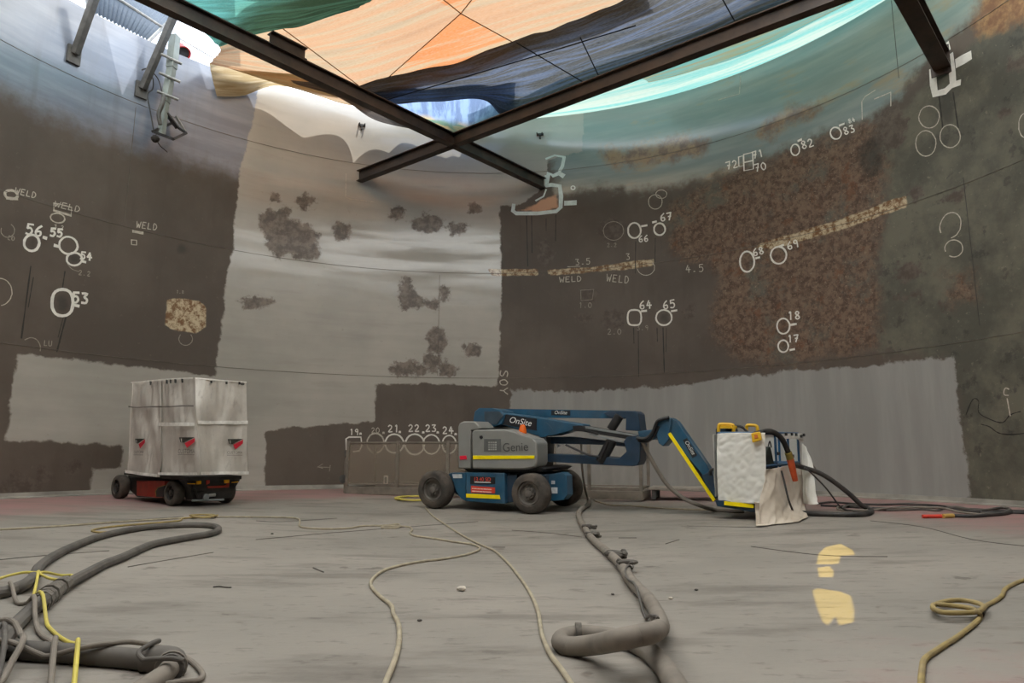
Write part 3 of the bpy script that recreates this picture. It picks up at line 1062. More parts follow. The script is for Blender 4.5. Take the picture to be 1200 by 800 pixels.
M_teal = tarp_mat('teal shade cloth', (10, 92, 84), (56, 136, 132), 2.0, 14.0, band=None)
M_orange = tarp_mat('orange shade cloth', (158, 90, 28), (142, 116, 82), 2.4, 22.0, lo=.44, hi=.58, panel=(138, 118, 90))
M_navy = tarp_mat('navy shade cloth', (13, 18, 25), (42, 58, 82), 5.0, 26.0, lo=.45, hi=.60)
M_blue = tarp_mat('pale blue shade cloth', (72, 96, 132), (112, 138, 172), 18.0, 2.0, band=(0.55, 0.75, (172, 150, 104), (86, 118, 96)))
M_mint = tarp_mat('mint shade cloth', (62, 122, 114), (122, 134, 120), 1.6, 10.0, trans=.8, band=None)
M_pale = tarp_mat('pale shade cloth', (214, 184, 150), (160, 208, 212), 1.8, 12.0, trans=.85)
M_tan = tarp_mat('tan shade cloth', (160, 136, 92), (190, 170, 134), 2.0, 8.0, trans=.5)
M_dark = tarp_mat('dark brown shade cloth', (52, 46, 44), (92, 78, 70), 2.0, 8.0, trans=.4)

teal = sheet_mesh('shade_cloth', tz([
    [(40, -150), (200, -170), (310, -175), (400, -180), (520, -190)],
    [(118, -38), (220, -38), (310, -35), (380, -40), (470, -44)],
    [(184, 7), (240, 12), (310, 5), (370, 0), (456, -10)],
    [(235, 36), (275, 32), (315, 25), (365, 18), (440, 0)],
    [(257, 56), (287, 45), (320, 38), (352, 33), (420, 11)]], 10.35), M_teal, amp=.08, fu=2, fv=8, seed=1, nu=18, nv=22)
tag(teal, 'teal green cloth overhead beside the left end of the long beam', 'tarp')
orange = sheet_mesh('shade_cloth', tz([
    [(250, 40), (290, -5), (340, -30), (430, -90), (540, -170), (690, -230), (900, -260)],
    [(258, 60), (310, 46), (370, 36), (450, 8), (540, -30), (665, -60), (800, -70)],
    [(252, 68), (325, 72), (395, 70), (470, 50), (545, 24), (645, -2), (762, -26)],
    [(246, 76), (345, 105), (420, 124), (487, 96), (552, 80), (655, 44), (770, 4)]], 10.62), M_orange, amp=.085, fu=1.8, fv=12, seed=2, nu=22, nv=30)
pa_ = []
for v_ in orange.data.vertices:
    x_, y_ = proj(v_.co + orange.location)
    d1 = ((x_ - 540) * (97 - 16) - (y_ - 16) * (448 - 540)) / 122.6
    d2 = ((x_ - 540) * (49 - 16) - (y_ - 16) * (600 - 540)) / 68.5
    pa_.append(max(-1, min(1, d1 / 3)) * max(-1, min(1, d2 / 3)) * -1)
at_ = orange.data.attributes.new('panel', 'FLOAT', 'POINT')
at_.data.foreach_set('value', np.array(pa_, np.float32))
tag(orange, 'orange and cream cloth overhead with crossing seams', 'tarp')
M_seamc = pm('cloth seam', (150, 104, 60), .9, var=.1)
for a, b_ in (((540, 16), (448, 97)), ((540, 16), (505, -12)), ((540, 16), (562, -12)), ((540, 16), (600, 49)), ((332, 34), (420, 100))):
    P = [zt(a[0] + (b_[0] - a[0]) * k / 10, a[1] + (b_[1] - a[1]) * k / 10, 10.52, .35) for k in range(11)]
    MB().tube(P, .012, 5).build('seam', M_seamc, orange)
navy = sheet_mesh('shade_cloth', tz([
    [(416, 104), (452, 93), (500, 82), (545, 71), (600, 50), (645, 36), (690, 19), (745, -8), (860, -110)],
    [(425, 110), (456, 105), (505, 98), (560, 92), (615, 74), (668, 60), (730, 38), (800, 8), (900, -50)],
    [(432, 116), (462, 114), (510, 112), (565, 108), (625, 100), (685, 80), (760, 54), (850, 20), (960, -30)],
    [(440, 122), (466, 122), (512, 121), (566, 118), (600, 138), (694, 102), (802, 61), (912, 22), (1010, -14)]], 10.4), M_navy, amp=.085, fu=5, fv=9, seed=3, nu=18, nv=26)
tag(navy, 'navy blue cloth overhead between the orange one and the right-hand beam', 'tarp')
M_seamn = pm('dark cloth seam', (24, 30, 40), .9, var=.1)
for a, b_ in (((605, 50), (690, 100)), ((680, 44), (704, 94)), ((845, -4), (866, 34)), ((440, 121), (600, 74)), ((600, 74), (745, 30))):
    P = [zt(a[0] + (b_[0] - a[0]) * k / 10, a[1] + (b_[1] - a[1]) * k / 10, 10.3, .4) for k in range(11)]
    MB().tube(P, .014, 5).build('seam', M_seamn, navy)
o = sheet_mesh('shade_cloth', tz([
    [(424, 106), (460, 100), (508, 98), (562, 94), (606, 92)],
    [(436, 119), (468, 126), (512, 133), (556, 138), (604, 122)],
    [(445, 124), (478, 139), (515, 150), (550, 160), (604, 137)]], 10.55), M_blue, amp=.05, fu=9, fv=2, seed=4, nv=12)
tag(o, 'pale blue cloth strip with ragged tan edge above the beam crossing', 'tarp')
mint = sheet_mesh('shade_cloth', tz([
    [(552, 118), (596, 100), (680, 62), (790, 18), (900, -30), (1010, -90), (1150, -160)],
    [(556, 134), (610, 128), (700, 98), (805, 66), (905, 28), (1005, -14), (1090, -50)],
    [rim(556, 128), rim(620, 130), rim(720, 122), rim(815, 98), rim(905, 66), rim(1000, 18), rim(1080, -20)]], 10.95, -.6),
    M_mint, amp=.05, fu=5, fv=3, seed=5)
tag(mint, 'bright mint cloth along the rim right of the beam crossing', 'tarp')
o = sheet_mesh('shade_cloth', tz([
    [(725, 62), (790, 26), (870, -10), (955, -50), (1040, -100)],
    [(748, 90), (810, 64), (885, 36), (965, 2), (1035, -32)],
    [(760, 96), (820, 82), (892, 56), (975, 14), (1040, -20)]], 10.82, -.4), M_pale, amp=.05, fu=2.5, fv=4, seed=6)
tag(o, 'pale cloth under the mint one at upper right', 'tarp')
o = sheet_mesh('shade_cloth', tz([
    [(245, 74), (285, 80), (335, 86), (392, 92)],
    [(249, 93), (286, 95), (330, 94), (394, 103)],
    [(254, 113), (286, 112), (325, 101), (396, 114)]], 10.7, .1), M_tan, amp=.04, fu=2, fv=4, seed=7, disp=(.5, -.8, 0))
tag(o, 'tan cloth flap hanging over the rim at upper left', 'tarp')
o = sheet_mesh('shade_cloth', tz([
    [(340, 94), (385, 100), (425, 116), (492, 147)],
    [(345, 98), (395, 112), (432, 128), (490, 150)],
    [(350, 100), (398, 115), (440, 141), (486, 152)]], 10.4, .3), M_dark, amp=.03, fu=3, fv=3, seed=8, disp=(.3, -.9, 0))
tag(o, 'dark cloth edge sagging below the long beam', 'tarp')

# the pale canvas over the rest of the tank; its three openings are shaped to cast the floor sun patches
SUN = Vector((-0.26, 0.28, -0.924)).normalized()
HOLES = [[(957, 661), (959, 649), (967, 641), (985, 637), (999, 644), (1002, 650), (985, 651), (983, 660), (974, 661)],
         [(958, 665), (972, 663), (977, 669), (976, 676), (960, 676)],
         [(952, 692), (958, 689), (985, 693), (997, 698), (1001, 716), (1000, 728), (993, 740), (986, 738), (979, 722), (970, 733), (964, 728), (957, 710)]]
ZC = 10.9


def toroof(p):
    return p - SUN * ((p.z - ZC) / SUN.z)


loop = []
yf = Z(600, -30, ZC).y
ra = R + 0.25
a0 = math.acos(max(-1, min(1, (yf - CY) / ra)))
for k in range(81):
    a = a0 + (2 * PI - 2 * a0) * k / 80
    loop.append(Vector((CX + ra * math.sin(a), CY + ra * math.cos(a), ZC)))
hs = [[toroof(FL(*p)) for p in h] for h in HOLES]
tris = tessellate_polygon([loop] + hs)
flap = [Z(40, -280, 12.32), Z(300, -280, 12.32), Z(300, -7, 12.32), Z(200, -4, 12.32), Z(178, -66, 12.32), Z(40, -66, 12.32)]  # unseen raised flap, added to block sun leaking past the cloth edges
allp = loop + [p for h in hs for p in h]
mcan = tarp_mat('pale canvas roof', (246, 242, 232), (252, 249, 241), 1, 1, trans=.95)
mb = MB().add(allp, [tuple(t) for t in tris]).add(flap, [(0, 1, 2, 4), (2, 3, 4), (0, 4, 5)])
ceil = mb.build('ceiling', mcan, None, smooth=0, origin=(CX, CY, ZC))
ceil.data.uv_layers.new(name='UVMap')
ceil['kind'] = 'structure'
mf, nt, out = newmat('clear yellow film')  # unseen film, added to tint the sun through the openings yellow
tb = nt.nodes.new('ShaderNodeBsdfTransparent')
tb.inputs[0].default_value = (1.0, 0.76, 0.10, 1)
L(nt, tb.outputs[0], out.inputs[0])
for h in hs:
    t = tessellate_polygon([h])
    c = sum(h, Vector()) / len(h)
    MB().add([c + (p - c) * 1.06 + Vector((0, 0, .01)) for p in h], [tuple(q) for q in t]).build('sun_tint_film', mf, ceil, smooth=0)

# ------------------------------------------------------------------ gear at the upper left rim
M_galv = pm('dull galvanised steel', (150, 150, 146), 0.5, 0.3, var=.25, scale=8)
M_dkst = pm('dark weathered steel', (84, 82, 78), 0.6, var=.3, scale=6)
M_blk = pm('black rubber', (34, 33, 32), 0.55, var=.3, scale=6, dust=.3, dustc=(90, 84, 78))

cor = tarp_mat('corrugated sheet', (120, 132, 146), (134, 146, 160), 40, 1, trans=.5)
c1, c2, c3, c4 = W(104, 12, -.1), W(173, 47, -.1), Z(207, 14, 12.3), Z(96, -70, 12.3)
rows = []
for i in range(2):
    r_ = []
    for j in range(121):
        u = j / 120
        p = (c1 + (c2 - c1) * u) if i == 0 else (c4 + (c3 - c4) * u)
        r_.append(p + Vector((0, 0, .03 * math.sin(u * 2 * PI * 16))))
    rows.append(r_)
can = thing('canopy', (c1 + c2) / 2, 'pale corrugated canopy above the rim at upper left', 'canopy')
sh = MB().grid(rows).build('corrugated_sheet', cor, can, smooth=60, solid=.004)
sh.data.uv_layers.new(name='UVMap')
for p, q in ((c1, c2), (c2, c3), (c1, c4), ((c1 + c4) / 2, (c2 + c3) / 2)):
    MB().tube([p + Vector((0, 0, -.06)), q + Vector((0, 0, -.06))], .045, 8).build('frame_bar', M_galv, can)


def pole(a, b_, w, mb=None):
    mb = mb or MB()
    d = b_ - a
    x = d.cross(Vector((0.2, 1, 0.1))).normalized() * w
    y = d.cross(x).normalized() * w
    return mb.box(a - x / 2 - y / 2, x, y, d)


for (x0, y0), (x1, y1), lab in (((88, 63), (113, -8), 'dark angled post bolted to the wall left of the corrugated canopy'), ((167, 104), (204, 18), 'dark angled post bolted to the wall right of the corrugated canopy')):
    a = W(x0, y0, .08)
    b_ = YP(x1, y1, a.y - .25)
    o = thing('canopy_post', a, lab, 'post')
    pole(a, b_, .14).build('post', M_dkst, o, smooth=0, bevel=.008)
    n = Vector((CX - a.x, CY - a.y, 0)).normalized()
    t = Vector((-n.y, n.x, 0))
    MB().box(a - n * .075 - t * .14 + Vector((0, 0, -.22)), n * .06, t * .28, Vector((0, 0, .4))).build('wall_plate', M_dkst, o, smooth=0)

OFF = .4
mast = thing('lighting_mast', W(190, 160, OFF), 'pale hanging mast with three cross bars and a square frame at its foot', 'mast')
mb = MB()
P = [W(205, 42, OFF), W(201, 80, OFF), W(194, 120, OFF), W(189, 158, OFF)]
pole(P[0], P[1], .19, mb)
pole(P[1], P[2], .16, mb)
pole(P[2], P[3], .13, mb)
mb.build('mast', pm('chalky mast paint', (150, 158, 152), .6, var=.15, scale=4), mast, smooth=0, bevel=.01)
for a, b_ in (((188, 63), (213, 75)), ((186, 85), (211, 96)), ((184, 107), (209, 117))):
    MB().tube([W(*a, OFF + .06), W(*b_, OFF + .14)], .035, 8).build('cross_bar', M_galv, mast)
q = [W(179, 154, OFF + .05), W(201, 144, OFF - .3), W(218, 156, OFF + .05), W(203, 163, OFF + .45)]
mb = MB()
for i in range(4):
    pole(q[i], q[(i + 1) % 4], .06, mb)
mb.build('foot_frame', M_blk, mast, smooth=0)
mb = MB()
pole(W(193, 130, OFF), W(208, 150, OFF), .08, mb)
mb.build('brace', M_blk, mast, smooth=0)
pole(W(206, 136, OFF), W(217, 154, OFF), .05).build('brace', M_galv, mast, smooth=0)
MB().tube(crom([W(192, 112, OFF + .15), W(190, 122, OFF + .2), W(186, 134, OFF + .2), W(188, 146, OFF + .2)]), .05, 8).build('cable_bundle', M_dkst, mast)
lamp = thing('camera_dome', W(182, 163, OFF), 'small round dark dome camera hanging under the mast foot', 'camera')
c = W(182, 163, OFF)
MB().lathe(c + Vector((0, 0, .09)), (0, 0, -1), [(0, .02), (.02, .07), (.07, .1), (.12, .085), (.16, .05), (.175, .01)], 20).build('dome', M_blk, lamp)
MB().tube([c + Vector((0, 0, .09)), c + Vector((.05, .05, .3))], .012, 6).build('bracket', M_dkst, lamp)
o = MB().tube(crom([W(166, 82, .1), W(173, 81, .15), W(179, 92, .2), W(179, 104, .2), W(173, 111, .2), W(176, 130, .3), W(180, 152, .45)]), .016, 6).build('cable', M_blk, None, origin=W(173, 100, .2))
tag(o, 'thin dark cable looping from the right canopy post to the mast foot', 'cable')
o = MB().tube(crom([W(168, 90, .12), W(176, 84, .2), W(185, 92, .3), W(190, 108, .45), W(192, 118, .5)]), .014, 6).build('cable', M_blk, None, origin=W(185, 92, .3))
tag(o, 'thin dark cable curving from the right canopy post to the mast', 'cable')
o = MB().tube(crom([W(184, 165, OFF - .1), W(188, 171, .3), W(196, 178, .1)]), .012, 6).build('cable', M_blk, None, origin=W(188, 171, .3))
tag(o, 'short dark cable hanging below the dome camera', 'cable')
o = MB().tube([W(205, 42, -.3), W(226, 54, -.3), W(250, 68, -.3)], .014, 6).build('rail_wire', M_galv, None, origin=W(226, 54, -.3))
tag(o, 'thin rail wire above the rim beside the red bucket', 'wire')
c = W(211, 58, -.15)
bk = thing('bucket', c, 'red bucket with a black mouth on the rim at upper left', 'bucket')
ax = Vector((.55, -.35, -.75))
MB().lathe(c - ax.normalized() * .1, ax, [(0, .12), (.02, .15), (.3, .19), (.32, .2), (.32, .17), (.05, .13)], 24).build('bucket_body', pm('red plastic', (206, 60, 52), .4, var=.1), bk)
MB().lathe(c + ax.normalized() * .16, ax, [(0, .16), (.03, .165)], 24).build('mouth', M_blk, bk)

for px, py, lab in ((424, 147, 'small dark fitting on the pale upper wall'), (633, 158, 'small dark fitting on the mint lit upper wall')):
    c = W(px, py, .0)
    n = Vector((CX - c.x, CY - c.y, 0)).normalized()
    t = Vector((-n.y, n.x, 0))
    mb = MB()
    mb.box(c - t * .1 - Vector((0, 0, .03)), n * .05, t * .2, Vector((0, 0, .06)))
    mb.box(c - t * .02 - Vector((0, 0, .13)), n * .04, t * .04, Vector((0, 0, .1)))
    mb.tube([c + n * .03 - t * .08, c + n * .14 - t * .08], .02, 8)
    mb.tube([c + n * .03 + t * .07, c + n * .14 + t * .07], .02, 8)
    o = mb.build('wall_fitting', M_blk, None, origin=c, smooth=0)
    tag(o, lab, 'fitting')

# ================================================================== THE BOOM LIFT
M_lblue = pm('lift blue paint', (26, 80, 108), 0.42, var=.18, scale=3, dust=.22, dustc=(110, 106, 100))
M_lnavy = pm('lift dark blue paint', (24, 52, 74), 0.45, var=.2, scale=3, dust=.2, dustc=(100, 96, 90))
M_lgrey = pm('lift grey cowl', (132, 132, 128), 0.42, var=.08, scale=2, dust=.2, dustc=(150, 144, 134))
M_lblack = pm('lift black parts', (28, 28, 30), 0.5, var=.3, scale=5, dust=.15, dustc=(80, 76, 70))
M_tyre = pm('dusty tyre rubber', (62, 57, 52), 0.85, var=.25, scale=5, dust=.6, dustc=(112, 100, 88), bump=.3)
M_rim = pm('dusty wheel rim', (92, 86, 80), 0.6, var=.25, scale=6, dust=.4, dustc=(120, 112, 102))
M_yel = pm('yellow reflective tape', (255, 226, 0), 0.35, var=.06, scale=12)
M_grodm = pm('polished grey steel', (138, 142, 142), 0.35, .3, var=.15, scale=4)
M_label = pm('near black label', (36, 38, 42), 0.4, var=.1)
M_wtext = pm('white lettering', (232, 232, 228), 0.5, var=.03)
M_red = pm('red label', (206, 62, 42), 0.45, var=.08)
M_dktext = pm('charcoal lettering', (70, 70, 68), 0.5, var=.05)

O0 = Vector((-0.216, 14.06, 0))
O0.z = fz(O0.x, O0.y)
rx, ry = O0.x - CX, O0.y - CY
rl = math.hypot(rx, ry)
nrm = Vector((-S * rx / rl, -S * ry / rl, 1)).normalized()
YAW = math.radians(27)
lu = Vector((math.cos(YAW), -math.sin(YAW), 0))
lu = (lu - nrm * lu.dot(nrm)).normalized()
lv = nrm.cross(lu).normalized()


def PP(px, py, o, n):
    q = ray(px, py)
    return CAM + q * ((o - CAM).dot(n) / q.dot(n))


def LP(px, py, c):
    return PP(px, py, O0 + lv * c, lv)


lift = thing('boom_lift', O0, 'blue and grey articulated boom lift with a folded arm and wrapped basket', 'boom lift', None)


def pr(name, pts, c, depth, mat, bevel=.012, parent=None, back=None):
    """outline seen on the plane c metres to the far side of the lift's centre line, swept away from the camera"""
    return MB().prism([LP(x, y, c) for x, y in pts], lv * depth).build(name, mat, parent or lift, bevel=bevel, smooth=30)


def wheel(parent, cen, ax, r, wdt, mt=M_tyre, mr=M_rim, name='wheel'):
    """tyre with its rim; ax points outwards"""
    ax = ax.normalized()
    h = wdt / 2
    k = r / .37
    prof = [(-h, .60 * r), (-h * .98, .80 * r), (-h * .85, .93 * r), (-h * .6, .985 * r), (0, r), (h * .6, .985 * r), (h * .85, .93 * r), (h * .98, .80 * r), (h, .62 * r), (h * .86, .585 * r), (h * .3, .575 * r)]
    t = MB().lathe(cen, ax, prof, 40)
    w_ = t.build(name, mt, parent, smooth=50)
    mb = MB().lathe(cen, ax, [(-h * .9, .58 * r), (h * .74, .58 * r), (h * .84, .55 * r), (h * .78, .50 * r), (h * .45, .46 * r), (h * .40, .30 * r), (h * .62, .26 * r), (h * .66, .20 * r), (h * .95, .17 * r), (h, .10 * r)], 32)
    a = ax.orthogonal().normalized()
    b_ = ax.cross(a)
    for i in range(8):
        th = 2 * PI * i / 8
        p = cen + ax * (h * .55) + (a * math.cos(th) + b_ * math.sin(th)) * (.235 * r)
        mb.lathe(p, ax, [(-.01, .022 * k), (.04 * k, .022 * k)], 8)
    mb.build('rim', mr, w_, smooth=40)
    return w_


WR = .365
wc = []
for px in (511, 623):
    p = LP(px, 590, -.78)
    base = O0 + lu * (p - O0).dot(lu) - lv * .78
    base.z = fz(base.x, base.y)
    wc.append(base + nrm * WR)
for cpt in wc:
    wheel(lift, cpt, -lv, WR, .30)
    q = cpt + lv * 1.56
    q = q + nrm * (fz(q.x, q.y) + WR - q.z)
    wheel(lift, q, lv, WR, .30)
    MB().tube([cpt + lv * .1, q - lv * .1], .09, 12).build('axle', M_lblack, lift)

pr('chassis', [(522, 556), (545, 553), (606, 554), (640, 556), (640, 588), (600, 588), (545, 586), (530, 576)], -.58, 1.16, M_lnavy)
pr('side_panel', [(546, 553.5), (591, 554), (592, 590), (570, 589), (546, 587)], -.80, .24, M_lblue)
pr('side_bracket', [(526, 554), (546, 553.5), (546, 587), (540, 584), (534, 575), (531, 565)], -.74, .18, M_lblue)
pr('recess_panel', [(593, 556), (606, 556), (605, 588), (593, 589)], -.70, .14, M_lnavy)
pr('front_axle_box', [(641, 557), (657, 553), (664, 557), (665, 580), (660, 586), (643, 587)], -.45, .28, M_lblue)
for c, pts in ((-.465, [(646, 563), (650, 563), (650, 567), (646, 567)]), (-.465, [(646, 571), (653, 571), (653, 578), (646, 578)]), (-.755, [(530, 555.5), (541, 555.5), (541.5, 560), (531, 560)])):
    pr('sticker', pts, c, .012, pm('pale sticker', (196, 198, 200), .5, var=.15, scale=20), bevel=0)
pr('number_label', [(551, 557.5), (580, 559), (580, 567), (551, 567)], -.808, .01, M_label, bevel=0)
text_mesh('13.40 SD', LP(556, 563.4, -.812), LP(575, 563.8, -.812), nrm, pm('red lettering', (226, 84, 66), .5, var=.03), lift, hfac=1.0)
pr('label_line', [(556, 564.1), (575, 564.8), (575, 565.7), (556, 565)], -.811, .004, M_wtext, bevel=0)
pr('red_label', [(552, 569), (580, 571), (580, 578), (552, 577)], -.808, .01, M_red, bevel=0)
for y in (571.5, 574.6):
    pr('label_line', [(553, y), (576, y + 1.3), (576, y + 2.5), (553, y + 1.2)], -.811, .004, pm('faded lettering', (236, 190, 176), .5, var=.3, scale=40), bevel=0)
pr('reflective_strip', [(546, 578.2), (585, 580), (586, 584.6), (546, 582.8)], -.815, .02, M_yel, bevel=.004)
# slewing table and cowls
cz = O0 + nrm * .80
MB().lathe(cz, nrm, [(0, .50), (.10, .50), (.11, .56), (.17, .56)], 48).build('slew_ring', M_lblack, lift)
pr('turntable_plate', [(543, 549), (560, 546), (632, 547), (640, 549), (634, 553), (600, 554), (548, 553)], -.62, 1.3, M_lblack)
cw = pr('counterweight', [(537, 549), (536.5, 500), (538.5, 495.5), (543, 493.5), (556, 493.5), (560, 497), (563, 502), (552, 503.5), (551.5, 549)], -.82, 1.6, M_lgrey, bevel=.03)
pr('tail_light', [(538.5, 534), (546, 533.5), (547, 538), (539, 538.5)], -.835, .03, pm('red lamp lens', (226, 34, 62), .2, var=.05), bevel=.005)
cowl = pr('cowl', [(553, 549), (552.5, 507), (555, 503.5), (590, 502.5), (600, 504.5), (612, 510), (625, 514), (629, 519), (629.5, 541), (627, 547), (614, 550), (575, 549.5)], -.84, .5, M_lgrey, bevel=.035)
pr('cowl', [(549, 547), (549, 505), (552, 501.5), (582, 500.5), (592, 502.5), (604, 508), (614, 512), (617, 517), (617, 540), (615, 545)], .36, .46, M_lgrey, bevel=.03)
pr('louvre_panel', [(567, 514), (587, 514), (587.5, 529), (567, 529)], -.846, .02, pm('darker grey grille', (96, 96, 94), .5, var=.1), bevel=.003)
for i in range(4):
    for j in range(4):
        x, y = 572 + j * 2.6, 517.5 + i * 2.7
        pr('louvre_slot', [(x, y), (x + 1.9, y), (x + 1.9, y + 1.7), (x, y + 1.7)], -.852, .008, pm('pale grille label', (158, 158, 152), .5, var=.2), bevel=0)
pr('cowl_latch', [(562, 510.5), (565, 510), (566, 513), (563.5, 514.5), (561.8, 512.8)], -.85, .02, M_lblack, bevel=.003)
pr('reflective_strip', [(554, 533.7), (626, 533.7), (626, 537.3), (554, 538)], -.855, .02, M_yel, bevel=.004)
text_mesh('Genie', LP(589.5, 529, -.852), LP(619, 527.8, -.852), nrm, M_dktext, lift, hfac=1.0)
b0 = LP(612.5, 509, -.5)
bc = MB().lathe(b0, nrm, [(0, .075), (.05, .08), (.1, .07), (.17, .05), (.19, .02)], 20).build('beacon', pm('orange lamp lens', (226, 104, 34), .25, var=.1), lift)
MB().lathe(b0 - nrm * .12, nrm, [(0, .085), (.12, .085)], 20).build('beacon_base', M_lblack, bc)
# arm
pr('boom_pivot', [(557, 506), (554.5, 492), (556, 482), (561, 478), (577, 478), (588, 481), (591, 486), (588, 497), (578, 500), (571, 498), (570, 506)], -.26, .52, M_lblue, bevel=.015)
pr('pivot_plate', [(567.5, 482), (585, 482), (589.5, 487), (582, 497), (572, 496), (567.5, 492)], -.28, .02, pm('slate plate', (62, 74, 84), .45, var=.15), bevel=.003)
boom = pr('main_boom', [(584, 483), (620, 487), (683, 497), (685, 506), (672, 503.5), (650, 510), (631, 511), (588, 497.5)], -.2, .4, M_lblue, bevel=.015)
pr('boom_label', [(588, 484.8), (629, 490.5), (629, 504.5), (588, 497)], -.206, .01, M_label, bevel=0, parent=boom)
text_mesh('OnSite', LP(597, 494.8, -.212), LP(622.5, 499.3, -.212), nrm, M_wtext, boom, shear=.25, hfac=.95)
pr('boom_gusset', [(630, 508), (631, 505), (639, 494.5), (645, 499), (648, 504), (640, 511.5), (633, 512)], -.212, .02, M_lblue, bevel=.004, parent=boom)
pr('boom_extension', [(683, 498.5), (748, 509.7), (748, 513), (733, 514), (685, 506)], -.14, .28, M_lblack, bevel=.008)
pr('extension_strip', [(684, 498.7), (747.5, 509.7), (747.5, 511.6), (685, 502)], -.15, .03, M_grodm, bevel=.003)
pr('guide_rail', [(690, 507.6), (730, 517), (730, 518.8), (690, 509.4)], -.2, .05, M_grodm, bevel=.003)
pr('boom_cover', [(671, 499), (684, 498.4), (686, 503), (702, 508), (700, 509.5), (684, 505.5), (672, 505)], -.215, .05, M_lblack, bevel=.004)
up_ = pr('upper_link', [(567, 478.5), (620, 479.3), (717, 480.8), (717, 490), (620, 489), (567, 487)], .24, .22, M_lblue, bevel=.012)
pr('link_label', [(646, 480.6), (668, 481), (668, 486.6), (646, 486.2)], .232, .01, M_label, bevel=0, parent=up_)
text_mesh('OnSite', LP(650, 485, .226), LP(664.5, 485.3, .226), nrm, M_wtext, up_, shear=.25)
pr('link_head', [(707, 484), (715, 480.5), (744, 481.3), (748, 484.5), (750.5, 505), (733, 504), (733.5, 490), (717, 490.2)], .10, .42, M_lnavy, bevel=.012)
MB().tube([LP(726, 487, .05), LP(716, 503, .05)], .085, 16).build('lift_cylinder', M_lblack, lift)
pr('middle_link', [(631, 511.5), (667, 511.5), (731, 519), (731, 523), (708, 521), (639, 519.5), (630, 519)], .02, .3, M_lnavy, bevel=.01)
pr('mast_bracket', [(702.5, 534.5), (726, 536.5), (734, 529), (731, 517), (734, 512), (749, 509.5), (750.5, 522), (749.8, 540), (747, 545), (742, 546), (714, 545), (702.5, 544.4)], -.16, .42, M_lnavy, bevel=.015)
pr('lower_link', [(628, 531), (703, 534), (704, 544.5), (639, 540.7), (628, 540)], -.1, .34, M_lnavy, bevel=.01)
pr('riser_base', [(628, 512), (640, 512), (640, 520), (638.5, 546), (632, 549), (620, 549), (622, 515)], -.2, .4, M_lblack, bevel=.01)
MB().tube([LP(717, 516, -.1), LP(704, 541, -.1)], .10, 16).build('lift_cylinder', M_lblack, lift)
MB().tube([LP(713, 516, -.2), LP(703, 538, -.2)], .035, 10).build('cylinder_line', M_lblack, lift)
pr('link_pin', [(652, 522), (654, 520), (656, 522), (654, 524)], -.02, .03, M_grodm, bevel=0)
# jib
pr('boom_nose', [(747, 505), (770, 502.5), (773, 511), (766, 515), (750, 516)], -.16, .32, M_lblue, bevel=.012)
pr('jib_head', [(769, 496), (773, 491.5), (780, 489), (787, 490), (785, 505), (784, 515), (777, 523), (771.5, 519), (769.5, 512)], -.2, .4, M_lblue, bevel=.015)
jib = pr('jib_arm', [(784.5, 488.7), (792.5, 493.5), (829, 546), (834, 556), (826, 560), (781, 506)], -.15, .3, M_lblue, bevel=.012)
pr('jib_underside', [(781, 507), (826, 560), (838, 566), (840, 583), (836, 587)], -.12, .26, M_lblack, bevel=.008)
pr('jib_bracket', [(822, 557), (832, 552), (840, 563), (841, 584), (836, 584), (828, 571)], -.17, .34, M_lnavy, bevel=.01)
pr('jib_label', [(800, 515.5), (805, 513), (817, 533), (811.5, 536.5)], -.158, .01, M_label, bevel=0, parent=jib)
p0, p1 = LP(802.6, 518, -.164), LP(811.5, 533, -.164)
text_mesh('OnSite', p0, p1, lv.cross(p1 - p0) * (1 if lv.cross(p1 - p0).dot(nrm) > 0 else -1), M_wtext, jib, shear=.2)
pr('reflective_strip', [(782, 508), (785.5, 506.5), (838.5, 585.5), (835.5, 588)], -.2, .03, M_yel, bevel=.004)
MB().tube([LP(793, 495, -.05), LP(828, 544, -.05)], .022, 8).build('slave_rod', M_grodm, lift)
for pts, c, r_ in (([(746, 513), (757, 513.5), (765, 506), (770, 494), (777, 490.5), (784, 489)], -.24, .03), ([(748, 516), (758, 517), (766, 511), (772, 499)], -.2, .025),
                   ([(832, 557), (833, 551), (838, 550), (840, 556), (838, 566)], -.24, .025), ([(663, 521), (676, 527), (690, 533), (702, 535)], -.2, .02)):
    MB().tube(crom([LP(x, y, c) for x, y in pts], 5), r_, 8).build('hydraulic_hose', M_lblack, lift)
# basket
pr('basket_support', [(838, 586.5), (848, 586), (886, 591), (886, 600), (879, 599.5), (866, 597), (840, 593)], -.66, .5, M_lnavy, bevel=.012)
pr('reflective_strip', [(848.5, 587), (883, 590.6), (883, 595.2), (848.5, 591.6)], -.69, .02, M_yel, bevel=.004)
BC = -.70
Kc = LP(896, 591, BC)


BYAW = math.radians(37)
bu = Vector((math.cos(BYAW), -math.sin(BYAW), 0))
bu = (bu - nrm * bu.dot(nrm)).normalized()
bv = nrm.cross(bu).normalized()


def BP(px, py, c):
    return PP(px, py, Kc + bv * (c - BC), bv)


def solve_v(px):
    lo, hi = 0.1, 4.0
    for _ in range(50):
        m = (lo + hi) / 2
        if proj(Kc + bv * m)[0] < px:
            lo = m
        else:
            hi = m
    return lo


BD = solve_v(940)


def RP(px, py, o=0.0):
    return PP(px, py, Kc + bu * o, bu)


